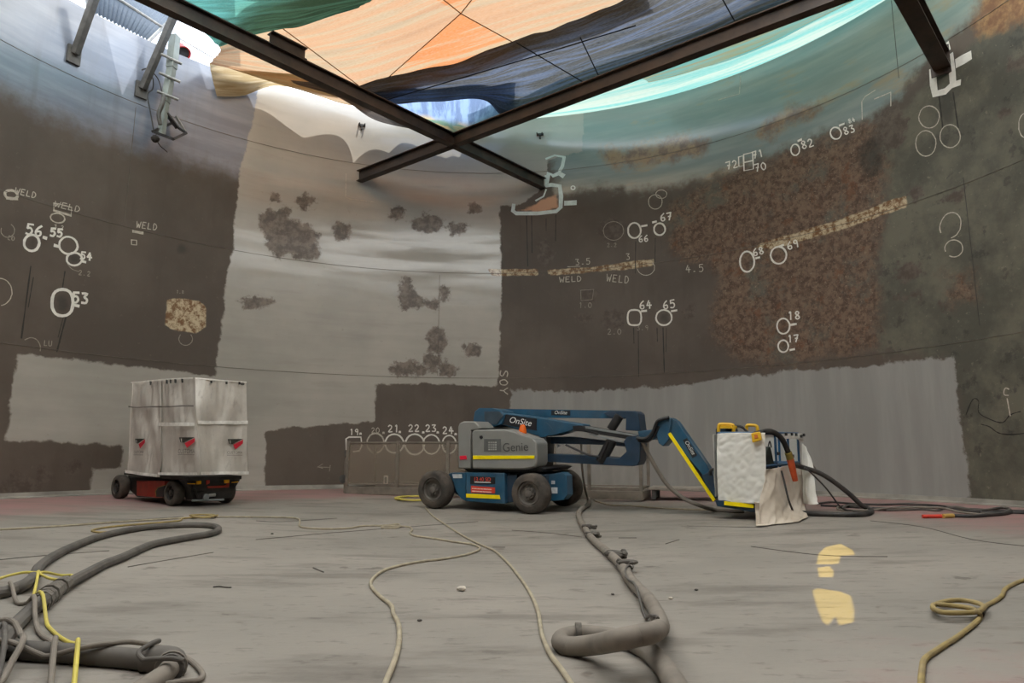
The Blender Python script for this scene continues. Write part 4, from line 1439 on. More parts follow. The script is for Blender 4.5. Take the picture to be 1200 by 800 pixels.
kl = BP(841, 587, BC)
zt_ = (BP(896, 508, BC) - Kc).dot(nrm)
zb = .06
eu = (Kc - kl).dot(bu)
MB().box(kl + nrm * .02, bu * eu, bv * BD, nrm * .05).build('basket_floor', M_lnavy, lift, bevel=.008)
mbr = MB()
ci = .05
corners = [kl + (bu + bv) * ci, kl + bu * (eu - .02) + bv * ci, kl + bu * (eu - .02) + bv * BD, kl + bu * ci + bv * BD]
rail_mat = pm('blue basket rail', (30, 84, 122), .4, var=.15, dust=.2)
for i in range(4):
    a, b_ = corners[i], corners[(i + 1) % 4]
    for hgt in (zt_, zt_ * .52):
        MB().tube([a + nrm * hgt, b_ + nrm * hgt], .022, 8).build('guard_rail', rail_mat, lift)
    for t in ((0, .5) if i % 2 == 0 else (0, .35, .7)):
        p = a + (b_ - a) * t
        MB().tube([p + nrm * .05, p + nrm * zt_], .022, 8).build('rail_post', rail_mat, lift)
con = pr('control_box', [(838.5, 503), (841, 498.5), (860, 498.5), (861, 507), (860, 520), (840, 532)], -.30, .35, M_lnavy, bevel=.015)
for pts, c in (([(842, 506), (842.5, 499), (845, 497), (857, 497.5), (859.5, 500), (859.5, 507)], -.45), ([(875, 507), (875, 500), (877, 498), (885, 498.5), (887.5, 501), (887.5, 508)], .25)):
    MB().tube(crom([LP(x, y, c) for x, y in pts], 6), .028, 10).build('handle', pm('yellow plastic', (222, 176, 38), .4, var=.1), lift)
MB().prism([LP(x, y, -.5) for x, y in ((844, 498.5), (857, 498.5), (858, 502), (844, 502))], bv * .25).build('handle_guard', pm('yellow plastic', (222, 176, 38), .4, var=.1), lift, bevel=.006)
fo = pr('foot_switch_box', [(880, 507.5), (890, 505.5), (892.5, 515.5), (881.5, 518.5)], -.84, .12, pm('yellow plastic', (222, 176, 38), .4, var=.1), bevel=.012)
pr('switch_plate', [(883.5, 509.5), (887.5, 508.5), (888.5, 513), (884.5, 514)], -.85, .02, pm('orange plate', (214, 120, 60), .5, var=.2, scale=20), bevel=.003)
MB().tube(crom([LP(859, 499, -.2), LP(868, 499.5, -.2), (LP(874, 504, -.2)), LP(878, 509, -.3)], 5), .022, 8).build('control_cable', M_lblack, lift)

# sheets wrapped over the basket
def film_mat(name, c1, c2, rough, sc_=5, bump=.6):
    m, nt, out = newmat(name)
    b = nt.nodes.new('ShaderNodeBsdfPrincipled')
    tcn = nt.nodes.new('ShaderNodeTexCoord').outputs['Object']
    col = mixc(nt, ramp(nt, noise(nt, tcn, sc_ * .5, 6, .65), .35, .65), lin(c1), lin(c2))
    L(nt, col, b.inputs['Base Color'])
    b.inputs['Roughness'].default_value = rough
    bp = nt.nodes.new('ShaderNodeBump')
    bp.inputs['Strength'].default_value = bump
    bp.inputs['Distance'].default_value = .03
    nz = nt.nodes.new('ShaderNodeTexNoise')
    nz.noise_type = 'RIDGED_MULTIFRACTAL'
    nz.inputs['Scale'].default_value = sc_
    nz.inputs['Detail'].default_value = 3
    L(nt, tcn, nz.inputs['Vector'])
    L(nt, nz.outputs['Fac'], bp.inputs['Height'])
    L(nt, bp.outputs[0], b.inputs['Normal'])
    L(nt, b.outputs[0], out.inputs[0])
    return m


M_film = film_mat('white plastic film', (220, 218, 208), (236, 234, 228), .26, 2.0, .35)
M_drape = film_mat('dusty pale drape', (188, 174, 156), (212, 200, 184), .5, 1.6, .3)
M_drape2 = film_mat('grey white drape', (198, 196, 186), (220, 216, 208), .5, 1.6, .3)


def pl(rows, fn):
    return [[p if isinstance(p, Vector) else fn(*p) for p in r] for r in rows]


cs = BC - .05
o = sheet_mesh('plastic_sheet', pl([
    [(840.5, 508), (858, 507), (878, 507), (896.5, 507)],
    [(840, 530), (858, 530), (878, 530), (897, 530)],
    [(840.5, 560), (858, 561), (878, 562), (897.5, 562)],
    [(841.5, 586), (858, 588), (878, 589.5), (897.5, 589)]], lambda x, y: BP(x, y, cs)), M_film, amp=.013, fu=5, fv=8, disp=bv, seed=11, ridged=True, nu=24, nv=24, thick=.006, origin=BP(868, 589, cs))
tag(o, 'crinkled white plastic sheet over the near side of the lift basket', 'sheet')
o = sheet_mesh('plastic_sheet', pl([
    [(896, 550, .04), (906, 548.5, .05), (920, 546, .05), (932, 545, .05), (942, 545.5, .05)],
    [(894, 565, .06), (908, 566, .12), (921, 566, .09), (933, 566, .10), (943, 566, .06)],
    [(889, 589, .10), (908, 590, .22), (922, 590, .16), (934, 590, .16), (941, 588, .08)],
    [FL(887, 615, .02), FL(906, 614, .02), FL(922, 612.5, .02), FL(936, 610.5, .02), FL(946, 606, .02)]], RP), M_drape, amp=.035, fu=6, fv=3, disp=bu, seed=12, ridged=True, nu=20, nv=20, thick=.006, origin=FL(915, 613))
tag(o, 'dusty pale drape hanging from the basket mid rail to the floor', 'sheet')
# panel inside the near sheet reaching below the corner
o = sheet_mesh('plastic_sheet', pl([
    [(884.5, 588), (890, 588.5), (898, 589)],
    [(885.5, 602), (892, 603), (900, 602)],
    [FL(886, 616, .02), FL(894, 615.6, .02), FL(904, 614.6, .02)]], lambda x, y: BP(x, y, cs - .03)), M_drape, amp=.02, fu=2, fv=2, disp=bv, seed=13, ridged=False, thick=.006, origin=FL(893, 616))
tag(o, 'small drape corner hanging under the near edge of the white plastic sheet', 'sheet')
far = Kc + bv * (BD + .05)
o = sheet_mesh('plastic_sheet', [
    [far + nrm * zt_ - bu * (eu - .05) , far + nrm * zt_ - bu * eu * .5, far + nrm * zt_],
    [far + nrm * zt_ * .5 - bu * (eu - .05), far + nrm * zt_ * .5 - bu * eu * .5 + bv * .03, far + nrm * zt_ * .5 + bv * .02],
    [far + nrm * .05 - bu * (eu - .05), far + nrm * .05 - bu * eu * .5, far + nrm * .05]], M_drape2, amp=.02, fu=3, fv=3, disp=bv, seed=14, ridged=False, thick=.006, origin=far)
tag(o, 'grey white sheet on the far side of the basket, seen through the open rails', 'sheet')
lft = kl - bu * .05
o = sheet_mesh('plastic_sheet', [
    [lft + nrm * zt_ * k + bv * BD * j for j in (.02, .5, .97)] for k in (.98, .5, .06)], M_drape2, amp=.02, fu=3, fv=3, disp=bu, seed=15, ridged=False, thick=.006, origin=lft)
tag(o, 'grey white sheet on the jib side of the basket', 'sheet')
pF = Kc + bv * (BD + .12)
o = sheet_mesh('plastic_sheet', [
    [RP(939, 520, .08), RP(941, 520, .12), RP(943, 524, .16)],
    [RP(939, 545, .10), RP(946, 545, .22), RP(952, 546, .3)],
    [RP(940, 575, .14), RP(949, 578, .30), RP(956, 580, .4)],
    [RP(941, 590, .16), RP(950, 591, .34), RP(959, 590, .46)]], M_drape2, amp=.03, fu=3, fv=3, disp=bu, seed=16, ridged=True, thick=.006, origin=RP(950, 591, .3))
tag(o, 'loose pale sheet hanging off the far end of the basket', 'sheet')
o = sheet_mesh('plastic_sheet', [
    [RP(909, 509, .04), RP(920, 508, .05), RP(932, 507.5, .05), RP(941, 508, .04)],
    [RP(910, 513, .06), RP(920, 514, .07), RP(932, 514, .07), RP(941, 518, .06)]], M_drape2, amp=.02, fu=6, fv=1, disp=bu, seed=17, ridged=False, thick=.006, origin=RP(925, 510))
tag(o, 'rolled sheet bundled along the top rail of the basket', 'sheet')
for x, y in ((911, 509), (920, 508.5), (927, 508.5), (932, 509), (938, 511), (941, 509.5), (911, 531), (928, 534)):
    a = RP(x, y - 1.6, .075)
    MB().box(a - bv * .03, bu * .03, bv * .06, -nrm * .05).build('tie_strap', M_blk, o, smooth=0)
o = thing('tool_bag', RP(902, 548, -.12), 'dark slumped bag on the basket rail behind the open front', 'bag')
MB().prism([RP(x, y, -.12) for x, y in ((897, 549), (898, 531), (900, 524), (903, 523), (905, 531), (907, 541), (911, 547), (911, 549.5))], -bu * .2).build('bag_body', pm('dark canvas', (46, 54, 46), .8, var=.4, scale=8), o, bevel=.02)
MB().tube(crom([RP(900, 524, -.2), RP(902, 517, -.2), RP(904, 524, -.2)], 5), .012, 6).build('bag_handle', M_blk, o)

# blasting hose over the basket corner with its orange nozzle grip
bh = thing('blast_hose', LP(896, 508, BC), 'black hose arching over the basket corner with an orange nozzle grip', 'hose')
P = [LP(882, 509, BC + .15), LP(892, 507, BC), RP(901, 505, .02), RP(911, 509, .10), RP(918, 517, .14), RP(923, 528, .17), RP(925, 534, .18)]
MB().tube(crom(P, 6), .045, 12).build('hose', M_blk, bh)
MB().tube([RP(924.7, 532, .18), RP(926.5, 540, .19), RP(932, 563, .22)], [.055, .06, .045], 14).build('nozzle_grip', pm('orange rubber', (206, 84, 34), .5, var=.15, dust=.15), bh)['label'] = 'orange grip at the hose end'
MB().tube([RP(923.6, 530, .178), RP(925.8, 537, .188)], .058, 14).build('hose_clamp', pm('olive tape', (140, 120, 50), .6, var=.2), bh)
o = MB().tube(crom([RP(916, 552, .10), RP(919, 564, .20), RP(922, 577, .26), RP(925, 588, .29), RP(929, 598, .26)], 5), .016, 8).build('strap', M_blk, None, origin=RP(922, 577, .26))
tag(o, 'thin black strap lying down the front of the dusty drape', 'strap')
o = pr('buckle', [(895, 586.5), (898.5, 586.5), (899.3, 596), (896, 596.5)], cs - .09, .02, M_blk, bevel=.003)
bpy.context.view_layer.update()
o.parent = None
o.location = O0
o.name = 'buckle_strap'
tag(o, 'short black strap end on the corner of the plastic sheet', 'strap')

# ================================================================== THE WRAPPED SCISSOR LIFT
F0 = Vector((-6.35, 13.3, 0))
F0.z = fz(F0.x, F0.y)
ys = math.radians(35)
su = Vector((math.cos(ys), -math.sin(ys), 0))
sv = Vector((math.sin(ys), math.cos(ys), 0))
gx = Vector((F0.x - CX, F0.y - CY, 0)).normalized()
nn = (Vector((0, 0, 1)) - gx * S).normalized()
su = (su - nn * su.dot(nn)).normalized()
sv = nn.cross(su).normalized()


def SPt(px, py, c=0.0):
    return PP(px, py, F0 + sv * c, sv)


def EP(px, py, a=0.0):
    return PP(px, py, F0 + su * a, su)


sc_l = thing('scissor_lift', F0 - su * 1.0 + sv * .5, 'low red and black scissor lift parked under the tarpaulin enclosure', 'scissor lift')
M_sred = pm('red lift paint', (176, 52, 36), .45, var=.15, dust=.25, dustc=(110, 84, 74))
M_sblack = pm('dusty black steel', (36, 34, 32), .6, var=.3, dust=.3, dustc=(82, 76, 70))


def sp(name, pts, c, depth, mat, bevel=.01, parent=None):
    return MB().prism([SPt(x, y, c) for x, y in pts], sv * depth).build(name, mat, parent or sc_l, bevel=bevel)


def ep(name, pts, a, depth, mat, bevel=.008, parent=None):
    return MB().prism([EP(x, y, a) for x, y in pts], -su * depth).build(name, mat, parent or sc_l, bevel=bevel)


SR = .24
for du in (0, -2.03):
    for c, dirn in ((.02, -1), (1.08, 1)):
        q = F0 + su * du + sv * c
        q.z = fz(q.x, q.y)
        wheel(sc_l, q + nn * SR, sv * dirn, SR, .19, M_tyre, M_sblack)
sp('chassis', [(150, 559), (228, 559), (226, 577), (200, 583), (160, 582), (150, 572)], .12, .86, M_sblack)
sp('side_door', [(160, 563), (193.5, 563.5), (191, 582.5), (182, 583), (160, 580.5)], .0, .13, M_sred)
sp('door_badge', [(182, 575.5), (185, 571), (193, 568.5), (191, 582.3), (183, 582)], -.012, .014, M_label, bevel=0)
sp('badge_edge', [(181.6, 575.5), (184.7, 570.8), (193, 568.1), (193, 568.7), (185, 571.3), (182.2, 575.6), (183, 581), (182.4, 581)], -.018, .01, pm('dull gold line', (150, 124, 60), .5), bevel=0)
q = F0 + nn * .30
MB().box(q - su * 2.1 + sv * .18, su * 2.2, sv * .72, nn * .16).build('scissor_stack', M_sblack, sc_l, bevel=.01)
dk = F0 + nn * .50 - su * 1.68 - sv * .12
MB().box(dk, su * 2.36, sv * 1.08, nn * .07).build('platform_deck', M_sblack, sc_l, bevel=.01)
ae = .45
ep('front_panel', [(216, 560), (282, 557.5), (281, 563), (276, 571), (271, 583), (226, 586), (224, 572)], ae - .02, .25, M_sblack)
ep('front_frame', [(242, 558.5), (270, 557.5), (268.5, 571), (243.5, 572), (243.5, 569.5), (265.5, 568.5), (266.5, 559.5), (246, 560.5), (246, 566), (242, 568)], ae + .02, .05, M_sred)
ep('turn_lamp', [(231, 563.5), (236.2, 563), (236.2, 567), (231, 567.5)], ae + .05, .04, pm('amber lamp lens', (250, 178, 30), .25, var=.05))
ep('turn_lamp', [(263.5, 562), (269, 561.7), (269, 565.7), (263.5, 566.2)], ae + .05, .04, pm('amber lamp lens', (250, 178, 30), .25, var=.05))
ep('lamp_strip', [(220, 566), (229, 566.3), (229, 567.2), (220, 567)], ae + .03, .02, pm('amber lamp lens', (250, 178, 30), .25, var=.05), bevel=0)
ep('lamp_strip', [(272, 564.5), (279.5, 564), (279.5, 565), (272, 565.6)], ae + .03, .02, pm('amber lamp lens', (250, 178, 30), .25, var=.05), bevel=0)
MB().tube([EP(225, 586.3, ae + .03), EP(262, 585.3, ae + .03)], .02, 8).build('bumper_bar', M_grodm, sc_l)
MB().lathe(EP(240, 582, ae + .02), su, [(0, .06), (.05, .06), (.06, .03)], 20).build('drive_hub', M_grodm, sc_l)
MB().tube([EP(244, 580.5, ae + .02), EP(252, 579.5, ae + .02)], .03, 10).build('steer_ram', pm('pale ram', (150, 148, 142), .4), sc_l)
MB().tube([EP(228, 572, ae + .03), EP(232, 584, ae + .03)], .02, 8).build('steer_link', M_sblack, sc_l)

# tarpaulin enclosure tied round the platform
def tarp2(name, c1, c2):
    m, nt, out = newmat(name)
    b = nt.nodes.new('ShaderNodeBsdfPrincipled')
    v = nt.nodes.new('ShaderNodeTexCoord').outputs['Object']
    col = mixc(nt, ramp(nt, noise(nt, v, 1.1, 6, .65), .35, .65), lin(c1), lin(c2))
    col = mixc(nt, math_(nt, 'MULTIPLY', ramp(nt, noise(nt, v, 9, 5, .7, vs=(1, 1, .3)), .55, .7), .4), col, lin((134, 124, 114)))
    L(nt, col, b.inputs['Base Color'])
    b.inputs['Roughness'].default_value = .42
    bp = nt.nodes.new('ShaderNodeBump')
    bp.inputs['Strength'].default_value = .5
    bp.inputs['Distance'].default_value = .05
    L(nt, noise(nt, v, 2.2, 4, .5, vs=(1, 1, .45)), bp.inputs['Height'])
    L(nt, bp.outputs[0], b.inputs['Normal'])
    L(nt, b.outputs[0], out.inputs[0])
    return m


M_tarp = tarp2('dirty white tarpaulin', (186, 178, 168), (206, 200, 190))
M_band = pm('pale reflective band', (226, 222, 214), .35, var=.12, scale=12)
cs2 = -.16
ts = thing('tarpaulin_enclosure', F0 + su * .7 - sv * .12, 'dirty white tarpaulin box with red and black emblems round the lift platform', 'tarpaulin')


def SQ(px, py, o=0.0):
    return SPt(px, py, cs2 - o)


side_l = [[(155, 447.5), (163, 447), (172, 446), (180, 445.3), (188.5, 444.5)],
          [(153, 474, .03), (162, 475), (171, 474.5, .04), (180, 474, .01), (188.5, 474, .04)],
          [(151.5, 500, .02), (161, 501, .06), (171, 501), (180, 502, .05), (188, 502, .03)],
          [(150, 530, .05), (160, 531), (170, 532, .06), (179, 533, .02), (187.5, 534, .06)],
          [(149, 554, .04), (159, 555.5, .02), (168, 557, .07), (178, 558, .03), (187, 559, .07)]]
side_r = [[(188, 444.5, -.02), (200, 443.6, -.02), (214, 442.8, -.02), (228, 442.2, -.02)],
          [(188, 474, .0), (201, 474, .04), (215, 473, -.01), (229, 473, .02)],
          [(188, 502, -.01), (202, 502, .02), (217, 502, .06), (231, 502, .03)],
          [(188, 534, .02), (202, 534, -.01), (217, 534, .05), (233, 534, .05)],
          [(188, 556.5, .02), (203, 556.7, .03), (218, 556.7, .01), (234, 556.6, .06)]]
gl = pl(side_l, SQ)
gr = pl(side_r, SQ)


def EQ(px, py, o=0.0):
    return EP(px, py, .72 + o)


ends = [[gr[0][3], (244, 443.5), (259, 445, -.02), (274, 446), (288, 447)],
        [gr[1][3], (245, 474, .06), (260, 474, -.01), (275, 474, .03), (288.5, 474)],
        [gr[2][3], (246, 502, -.02), (261, 502, .05), (276, 502), (289, 502, .03)],
        [gr[3][3], (247, 534, .05), (262, 534), (276, 534, .05), (289.5, 534, .02)],
        [gr[4][3], (248, 556.3, .02), (262, 556, .06), (276, 556, .01), (290, 556, .05)]]
ge = pl(ends, EQ)
for nme, g, d, sd in (('side_sheet', gl, sv, 21), ('side_sheet', gr, sv, 22), ('end_sheet', ge, su, 23)):
    sheet_mesh(nme, g, M_tarp, ts, amp=.032, fu=4.5, fv=2.2, disp=d, seed=sd, ridged=True, nu=16, nv=16)
# the two faces turned away
eL = (gl[0][0] - ge[0][4])
wv = sv * 1.15
far_r = [ge[i][4] for i in range(5)]
far_l = [gl[i][0] + wv for i in range(5)]
sheet_mesh('side_sheet', [[far_r[i], (far_r[i] + far_l[i]) / 2, far_l[i]] for i in range(5)], M_tarp, ts, amp=.03, fu=2, fv=2, disp=sv, seed=24)
sheet_mesh('end_sheet', [[far_l[i], (gl[i][0] + far_l[i]) / 2, gl[i][0]] for i in range(5)], M_tarp, ts, amp=.03, fu=2, fv=2, disp=su, seed=25)
tl = [gl[0][0], gl[0][4], gr[0][3], ge[0][4], far_l[0], gl[0][0]]
MB().tube([p - nn * .05 + (sv * .06 - su * .04 if i in (0, 1, 2, 5) else -sv * .05) for i, p in enumerate(tl)], .025, 8).build('top_rail', M_dkst, ts)


def bandp(grid, v0, v1, push, name='reflective_band', mat=None):
    """a band sewn on a sheet between two heights given as fractions of it"""
    g = interp_grid(grid, 8, 20)
    nr = len(g)
    rows = []
    for k in range(4):
        v = v0 + (v1 - v0) * k / 3
        i = min(nr - 1, v * (nr - 1))
        i0 = int(i)
        i1 = min(nr - 1, i0 + 1)
        f = i - i0
        rows.append([a.lerp(b_, f) + push for a, b_ in zip(g[i0], g[i1])])
    return MB().grid(rows).build(name, mat or M_band, ts)


for g_, p_ in ((gl, -sv * .03), (gr, -sv * .03), (ge, su * .03)):
    bandp(g_, 0.0, .022, p_, 'top_hem', M_band)
bandp(gl, .945, .995, -sv * .045)
bandp(gr, .945, .995, -sv * .045)
bandp(ge, .935, .99, su * .045)
bandp(gr, .44, .475, -sv * .045)
bandp(ge, .42, .455, su * .045)
bandp(gl, .265, .28, -sv * .04, 'sheet_hem', pm('sheet hem', (120, 112, 104), .6))
bandp(gr, .265, .28, -sv * .04, 'sheet_hem', pm('sheet hem', (120, 112, 104), .6))
for x, y in ((195, 445.5), (199.5, 445), (205, 444.6), (213, 444.2), (176, 447)):
    MB().prism([SQ(x - .7, y - .5, .05), SQ(x + .7, y - .5, .05), SQ(x + .6, y + 4, .06), SQ(x - .4, y + 4, .06)], sv * .02).build('tie_cord', M_blk, ts, smooth=0)
for x, y in ((248, 446.5), (266, 447.5), (281, 448)):
    MB().prism([EQ(x - .8, y - .8, .06), EQ(x + .8, y - .8, .06), EQ(x + .8, y + 2.4, .06), EQ(x - .8, y + 2.4, .06)], -su * .02).build('tie_cord', M_blk, ts, smooth=0)
M_lg = pm('black emblem print', (52, 52, 44), .5, var=.1)
M_lr = pm('red emblem print', (200, 36, 56), .5, var=.1)


def logo(fn, cx, cy, w, h, word, ws, we, wy):
    d = [(-.5, 0), (.5, 0), (-.24, .5), (-.42, .46)]
    r_ = [(.5, .06), (.48, .42), (0, 1), (-.14, .56)]
    for pts, mt, nm in ((d, M_lg, 'emblem_black'), (r_, M_lr, 'emblem_red')):
        MB().prism([fn(cx + x * w, cy + y * h) for x, y in pts], (su if fn is lE else -sv) * -.004).build(nm, mt, ts, smooth=0)
    a = MB().prism([fn(cx - .38 * w, cy + .12 * h), fn(cx - .34 * w, cy + .12 * h), fn(cx - .31 * w, cy + .46 * h), fn(cx - .35 * w, cy + .42 * h)], (su if fn is lE else -sv) * .004)
    a.build('emblem_line', M_tarp, ts, smooth=0)
    text_mesh(word, fn(ws, wy), fn(we, wy), nn, pm('grey print', (110, 104, 98), .6), ts, hfac=1.0)
    MB().prism([fn(ws, wy + 1.4), fn(we, wy + 1.4), fn(we, wy + 1.9), fn(ws, wy + 1.9)], (su if fn is lE else -sv) * .003).build('small_print_line', pm('grey print', (110, 104, 98), .6), ts, smooth=0)


def lS(x, y):
    return SQ(x, y, .085)


def lE(x, y):
    return EQ(x, y, .075)


logo(lS, 164, 513.8, 11.5, 11.5, 'CUSTOMA', 156.5, 168, 531.2)
logo(lS, 219, 512.2, 18.5, 12.4, 'CUSTOMA', 208.5, 228, 531)
logo(lE, 276, 514.2, 18, 12.2, 'CUSTOMA', 266, 284, 531.5)

# ================================================================== CLEAR PANEL ENCLOSURE AGAINST THE WALL
def glassy(name, tint, haze):
    m, nt, out = newmat(name)
    t = nt.nodes.new('ShaderNodeBsdfTransparent')
    d = nt.nodes.new('ShaderNodeBsdfPrincipled')
    v = nt.nodes.new('ShaderNodeTexCoord').outputs['Object']
    d.inputs['Base Color'].default_value = lin(tint)
    d.inputs['Roughness'].default_value = .3
    mx = nt.nodes.new('ShaderNodeMixShader')
    L(nt, math_(nt, 'ADD', haze, math_(nt, 'MULTIPLY', math_(nt, 'SUBTRACT', noise(nt, v, 1.5, 5, .6, vs=(1, 1, .4)), .5), .35)), mx.inputs[0])
    L(nt, t.outputs[0], mx.inputs[1])
    L(nt, d.outputs[0], mx.inputs[2])
    L(nt, mx.outputs[0], out.inputs[0])
    return m


M_clear = glassy('dusty clear panel', (150, 136, 120), .40)
M_clear2 = glassy('cleaner clear panel', (160, 150, 138), .12)
M_fr = pm('dusty grey frame', (118, 109, 98), .6, var=.25, scale=4, dust=.4, dustc=(150, 138, 124))
e0, e1 = FL(406, 578), FL(752, 588)
e0.z = e1.z = -.06
ed = e1 - e0
el = ed.length
ed.normalize()
ev = Vector((-ed.y, ed.x, 0))
EDP = 1.35
TOPH = 1.20
enc = thing('panel_enclosure', (e0 + e1) / 2, 'long low enclosure of dusty clear panels in a grey frame behind the boom lift', 'enclosure')
fr = [0, .19, .372, .53, .685, .842, 1.0]
for row, ofs in ((0, 0), (1, EDP)):
    for k, t in enumerate(fr):
        if row == 1 and k in (1, 3, 5):
            continue
        p = e0 + ed * (el * t) + ev * ofs
        w_ = .07
        MB().box(p - ed * w_ / 2 - ev * w_ / 2, ed * w_, ev * w_, Vector((0, 0, TOPH + .06))).build('post', M_fr, enc, bevel=.006)
for ofs in (0, EDP):
    for h, w_ in ((TOPH, .04), (.22, .035)):
        MB().box(e0 + ev * (ofs - w_ / 2) + Vector((0, 0, h)), ed * el, ev * w_, Vector((0, 0, w_))).build('rail', M_fr, enc, bevel=.005)
    MB().box(e0 + ev * (ofs - .05), ed * el, ev * .10, Vector((0, 0, .18))).build('kerb', M_fr, enc, bevel=.01)
for t in (0, 1):
    p = e0 + ed * (el * t)
    for h, w_ in ((TOPH, .04), (.22, .035)):
        MB().box(p - ed * w_ / 2 + Vector((0, 0, h)), ed * w_, ev * EDP, Vector((0, 0, w_))).build('rail', M_fr, enc, bevel=.005)
    MB().box(p - ed * .05, ed * .10, ev * EDP, Vector((0, 0, .18))).build('kerb', M_fr, enc, bevel=.01)
for ofs in (0,):
    for k in range(6):
        a, b_ = e0 + ed * (el * fr[k]) + ev * ofs, e0 + ed * (el * fr[k + 1]) + ev * ofs
        MB().box(a + ed * .035 - ev * .004 + Vector((0, 0, .25)), (b_ - a) - ed * .07, ev * .008, Vector((0, 0, TOPH - .25))).build('clear_panel', M_clear if k < 3 else M_clear2, enc, smooth=0)
for t in (0, 1):
    p = e0 + ed * (el * t)
    MB().box(p - ed * .004 + ev * .04 + Vector((0, 0, .25)), ed * .008, ev * (EDP - .08), Vector((0, 0, TOPH - .25))).build('clear_panel', M_clear2, enc, smooth=0)
sq = PP(449.5, 567.5, e0, ev), PP(455, 558.5, e0, ev)
a = sq[0] - ev * .012
w_ = (sq[1] - sq[0]).dot(ed)
h_ = sq[1].z - sq[0].z
M_lite = pm('pale tape', (168, 156, 142), .6)
for o_, dx, dz in ((a, ed * w_, Vector((0, 0, .03))), (a + Vector((0, 0, h_)), ed * w_, Vector((0, 0, .03))), (a, ed * .03, Vector((0, 0, h_))), (a + ed * (w_ - .03), ed * .03, Vector((0, 0, h_)))):
    MB().box(o_, dx, ev * .004, dz).build('tape_mark', M_lite, enc, smooth=0)

# low platform beside it
o = thing('low_platform', e1 + ed * .3 + ev * .3, 'low dusty steel platform on the floor behind the boom lift jib', 'platform')
p = e1 + ed * .12 + ev * .25
MB().box(p + Vector((0, 0, .20)), ed * 1.75, ev * .95, Vector((0, 0, .06))).build('deck', pm('dusty deck', (160, 150, 138), .75, var=.2, dust=.3), o, bevel=.01)
for t in (.06, 1.6):
    for c in (.05, .82):
        q = p + ed * t + ev * c
        MB().box(q, ed * .09, ev * .09, Vector((0, 0, .21))).build('leg', M_dkst, o, bevel=.005)

# valve and pipe at the enclosure's left end
o = thing('drain_valve', e0 - ed * .12, 'small dusty pipe and valve at the left end of the clear enclosure', 'valve')
q = e0 - ed * .16 + ev * .2
MB().tube(crom([q + Vector((0, 0, .02)), q + Vector((0, 0, .35)), q + ed * .0 + Vector((0, 0, .8)), q + ed * .1 + Vector((0, 0, .9))], 5), .04, 10).build('pipe', M_fr, o)
MB().lathe(q + Vector((0, 0, .35)) - ev * .08, -ev, [(0, .05), (.02, .10), (.05, .10), (.06, .04)], 16).build('hand_wheel', M_dkst, o)
MB().lathe(q + Vector((0, 0, .95)) + ed * .02, Vector((0, 0, 1)), [(-.08, .06), (.06, .08), (.10, .05)], 16).build('pipe_cap', M_dkst, o)

# ================================================================== HOSES AND CORDS ON THE FLOOR
M_hose = pm('dust covered hose', (122, 114, 104), .8, var=.18, scale=6, dust=.5, dustc=(140, 131, 120))
M_hoseD = pm('dark grey hose', (84, 80, 75), .75, var=.2, scale=5, dust=.4, dustc=(116, 109, 101))
M_hoseB = pm('black hose', (46, 44, 43), .55, var=.25, scale=6, dust=.35, dustc=(96, 88, 82))
M_cordP = pm('pale dusty cord', (166, 155, 132), .75, var=.15, scale=10, dust=.3)
M_cordY = pm('yellow cord', (204, 188, 84), .6, var=.12, scale=6, dust=.25, dustc=(160, 150, 120))
M_cordO = pm('ochre cord', (156, 136, 84), .7, var=.15, scale=8, dust=.35)


LAID = []


def rest(P, r):
    """raise a path over the hoses already on the floor that it crosses"""
    need = [0.0] * len(P)
    for Q, rq in LAID:
        for a, p in enumerate(P):
            for q in Q:
                dx, dy = p.x - q.x, p.y - q.y
                d2 = dx * dx + dy * dy
                rr = r + rq
                if d2 < rr * rr:
                    need[a] = max(need[a], q.z + math.sqrt(rr * rr - d2) - p.z)
    n = len(P)
    cum = [0.0]
    for a in range(1, n):
        cum.append(cum[-1] + (P[a] - P[a - 1]).length)
    hump = []
    for a in range(n):
        h = 0.0
        for b_ in range(n):
            if need[b_] > 0:
                d = abs(cum[a] - cum[b_]) / .35
                if d < 1:
                    h = max(h, need[b_] * (1 - d * d) ** 2)
        hump.append(h)
    return [P[a] + Vector((0, 0, hump[a])) for a in range(n)]


def dense(P, step):
    out = [P[0]]
    for a, b_ in zip(P[:-1], P[1:]):
        k = max(1, int((b_ - a).length / step))
        for t in range(1, k + 1):
            out.append(a.lerp(b_, t / k))
    return out


def hose(name, pts, r, mat, label, cat='hose', group=None, n=6, sides=10):
    P = floor_path(pts, r, n)
    if P[len(P) // 2].y < 14 and len(P) < 400:
        P = dense(P, max(.02, min(.06, r * 2)))
    P = rest(P, r)
    o = MB().tube(P, r, sides).build(name, mat, None, origin=P[len(P) // 2])
    tag(o, label, cat, group)
    LAID.append((P, r))
    return o


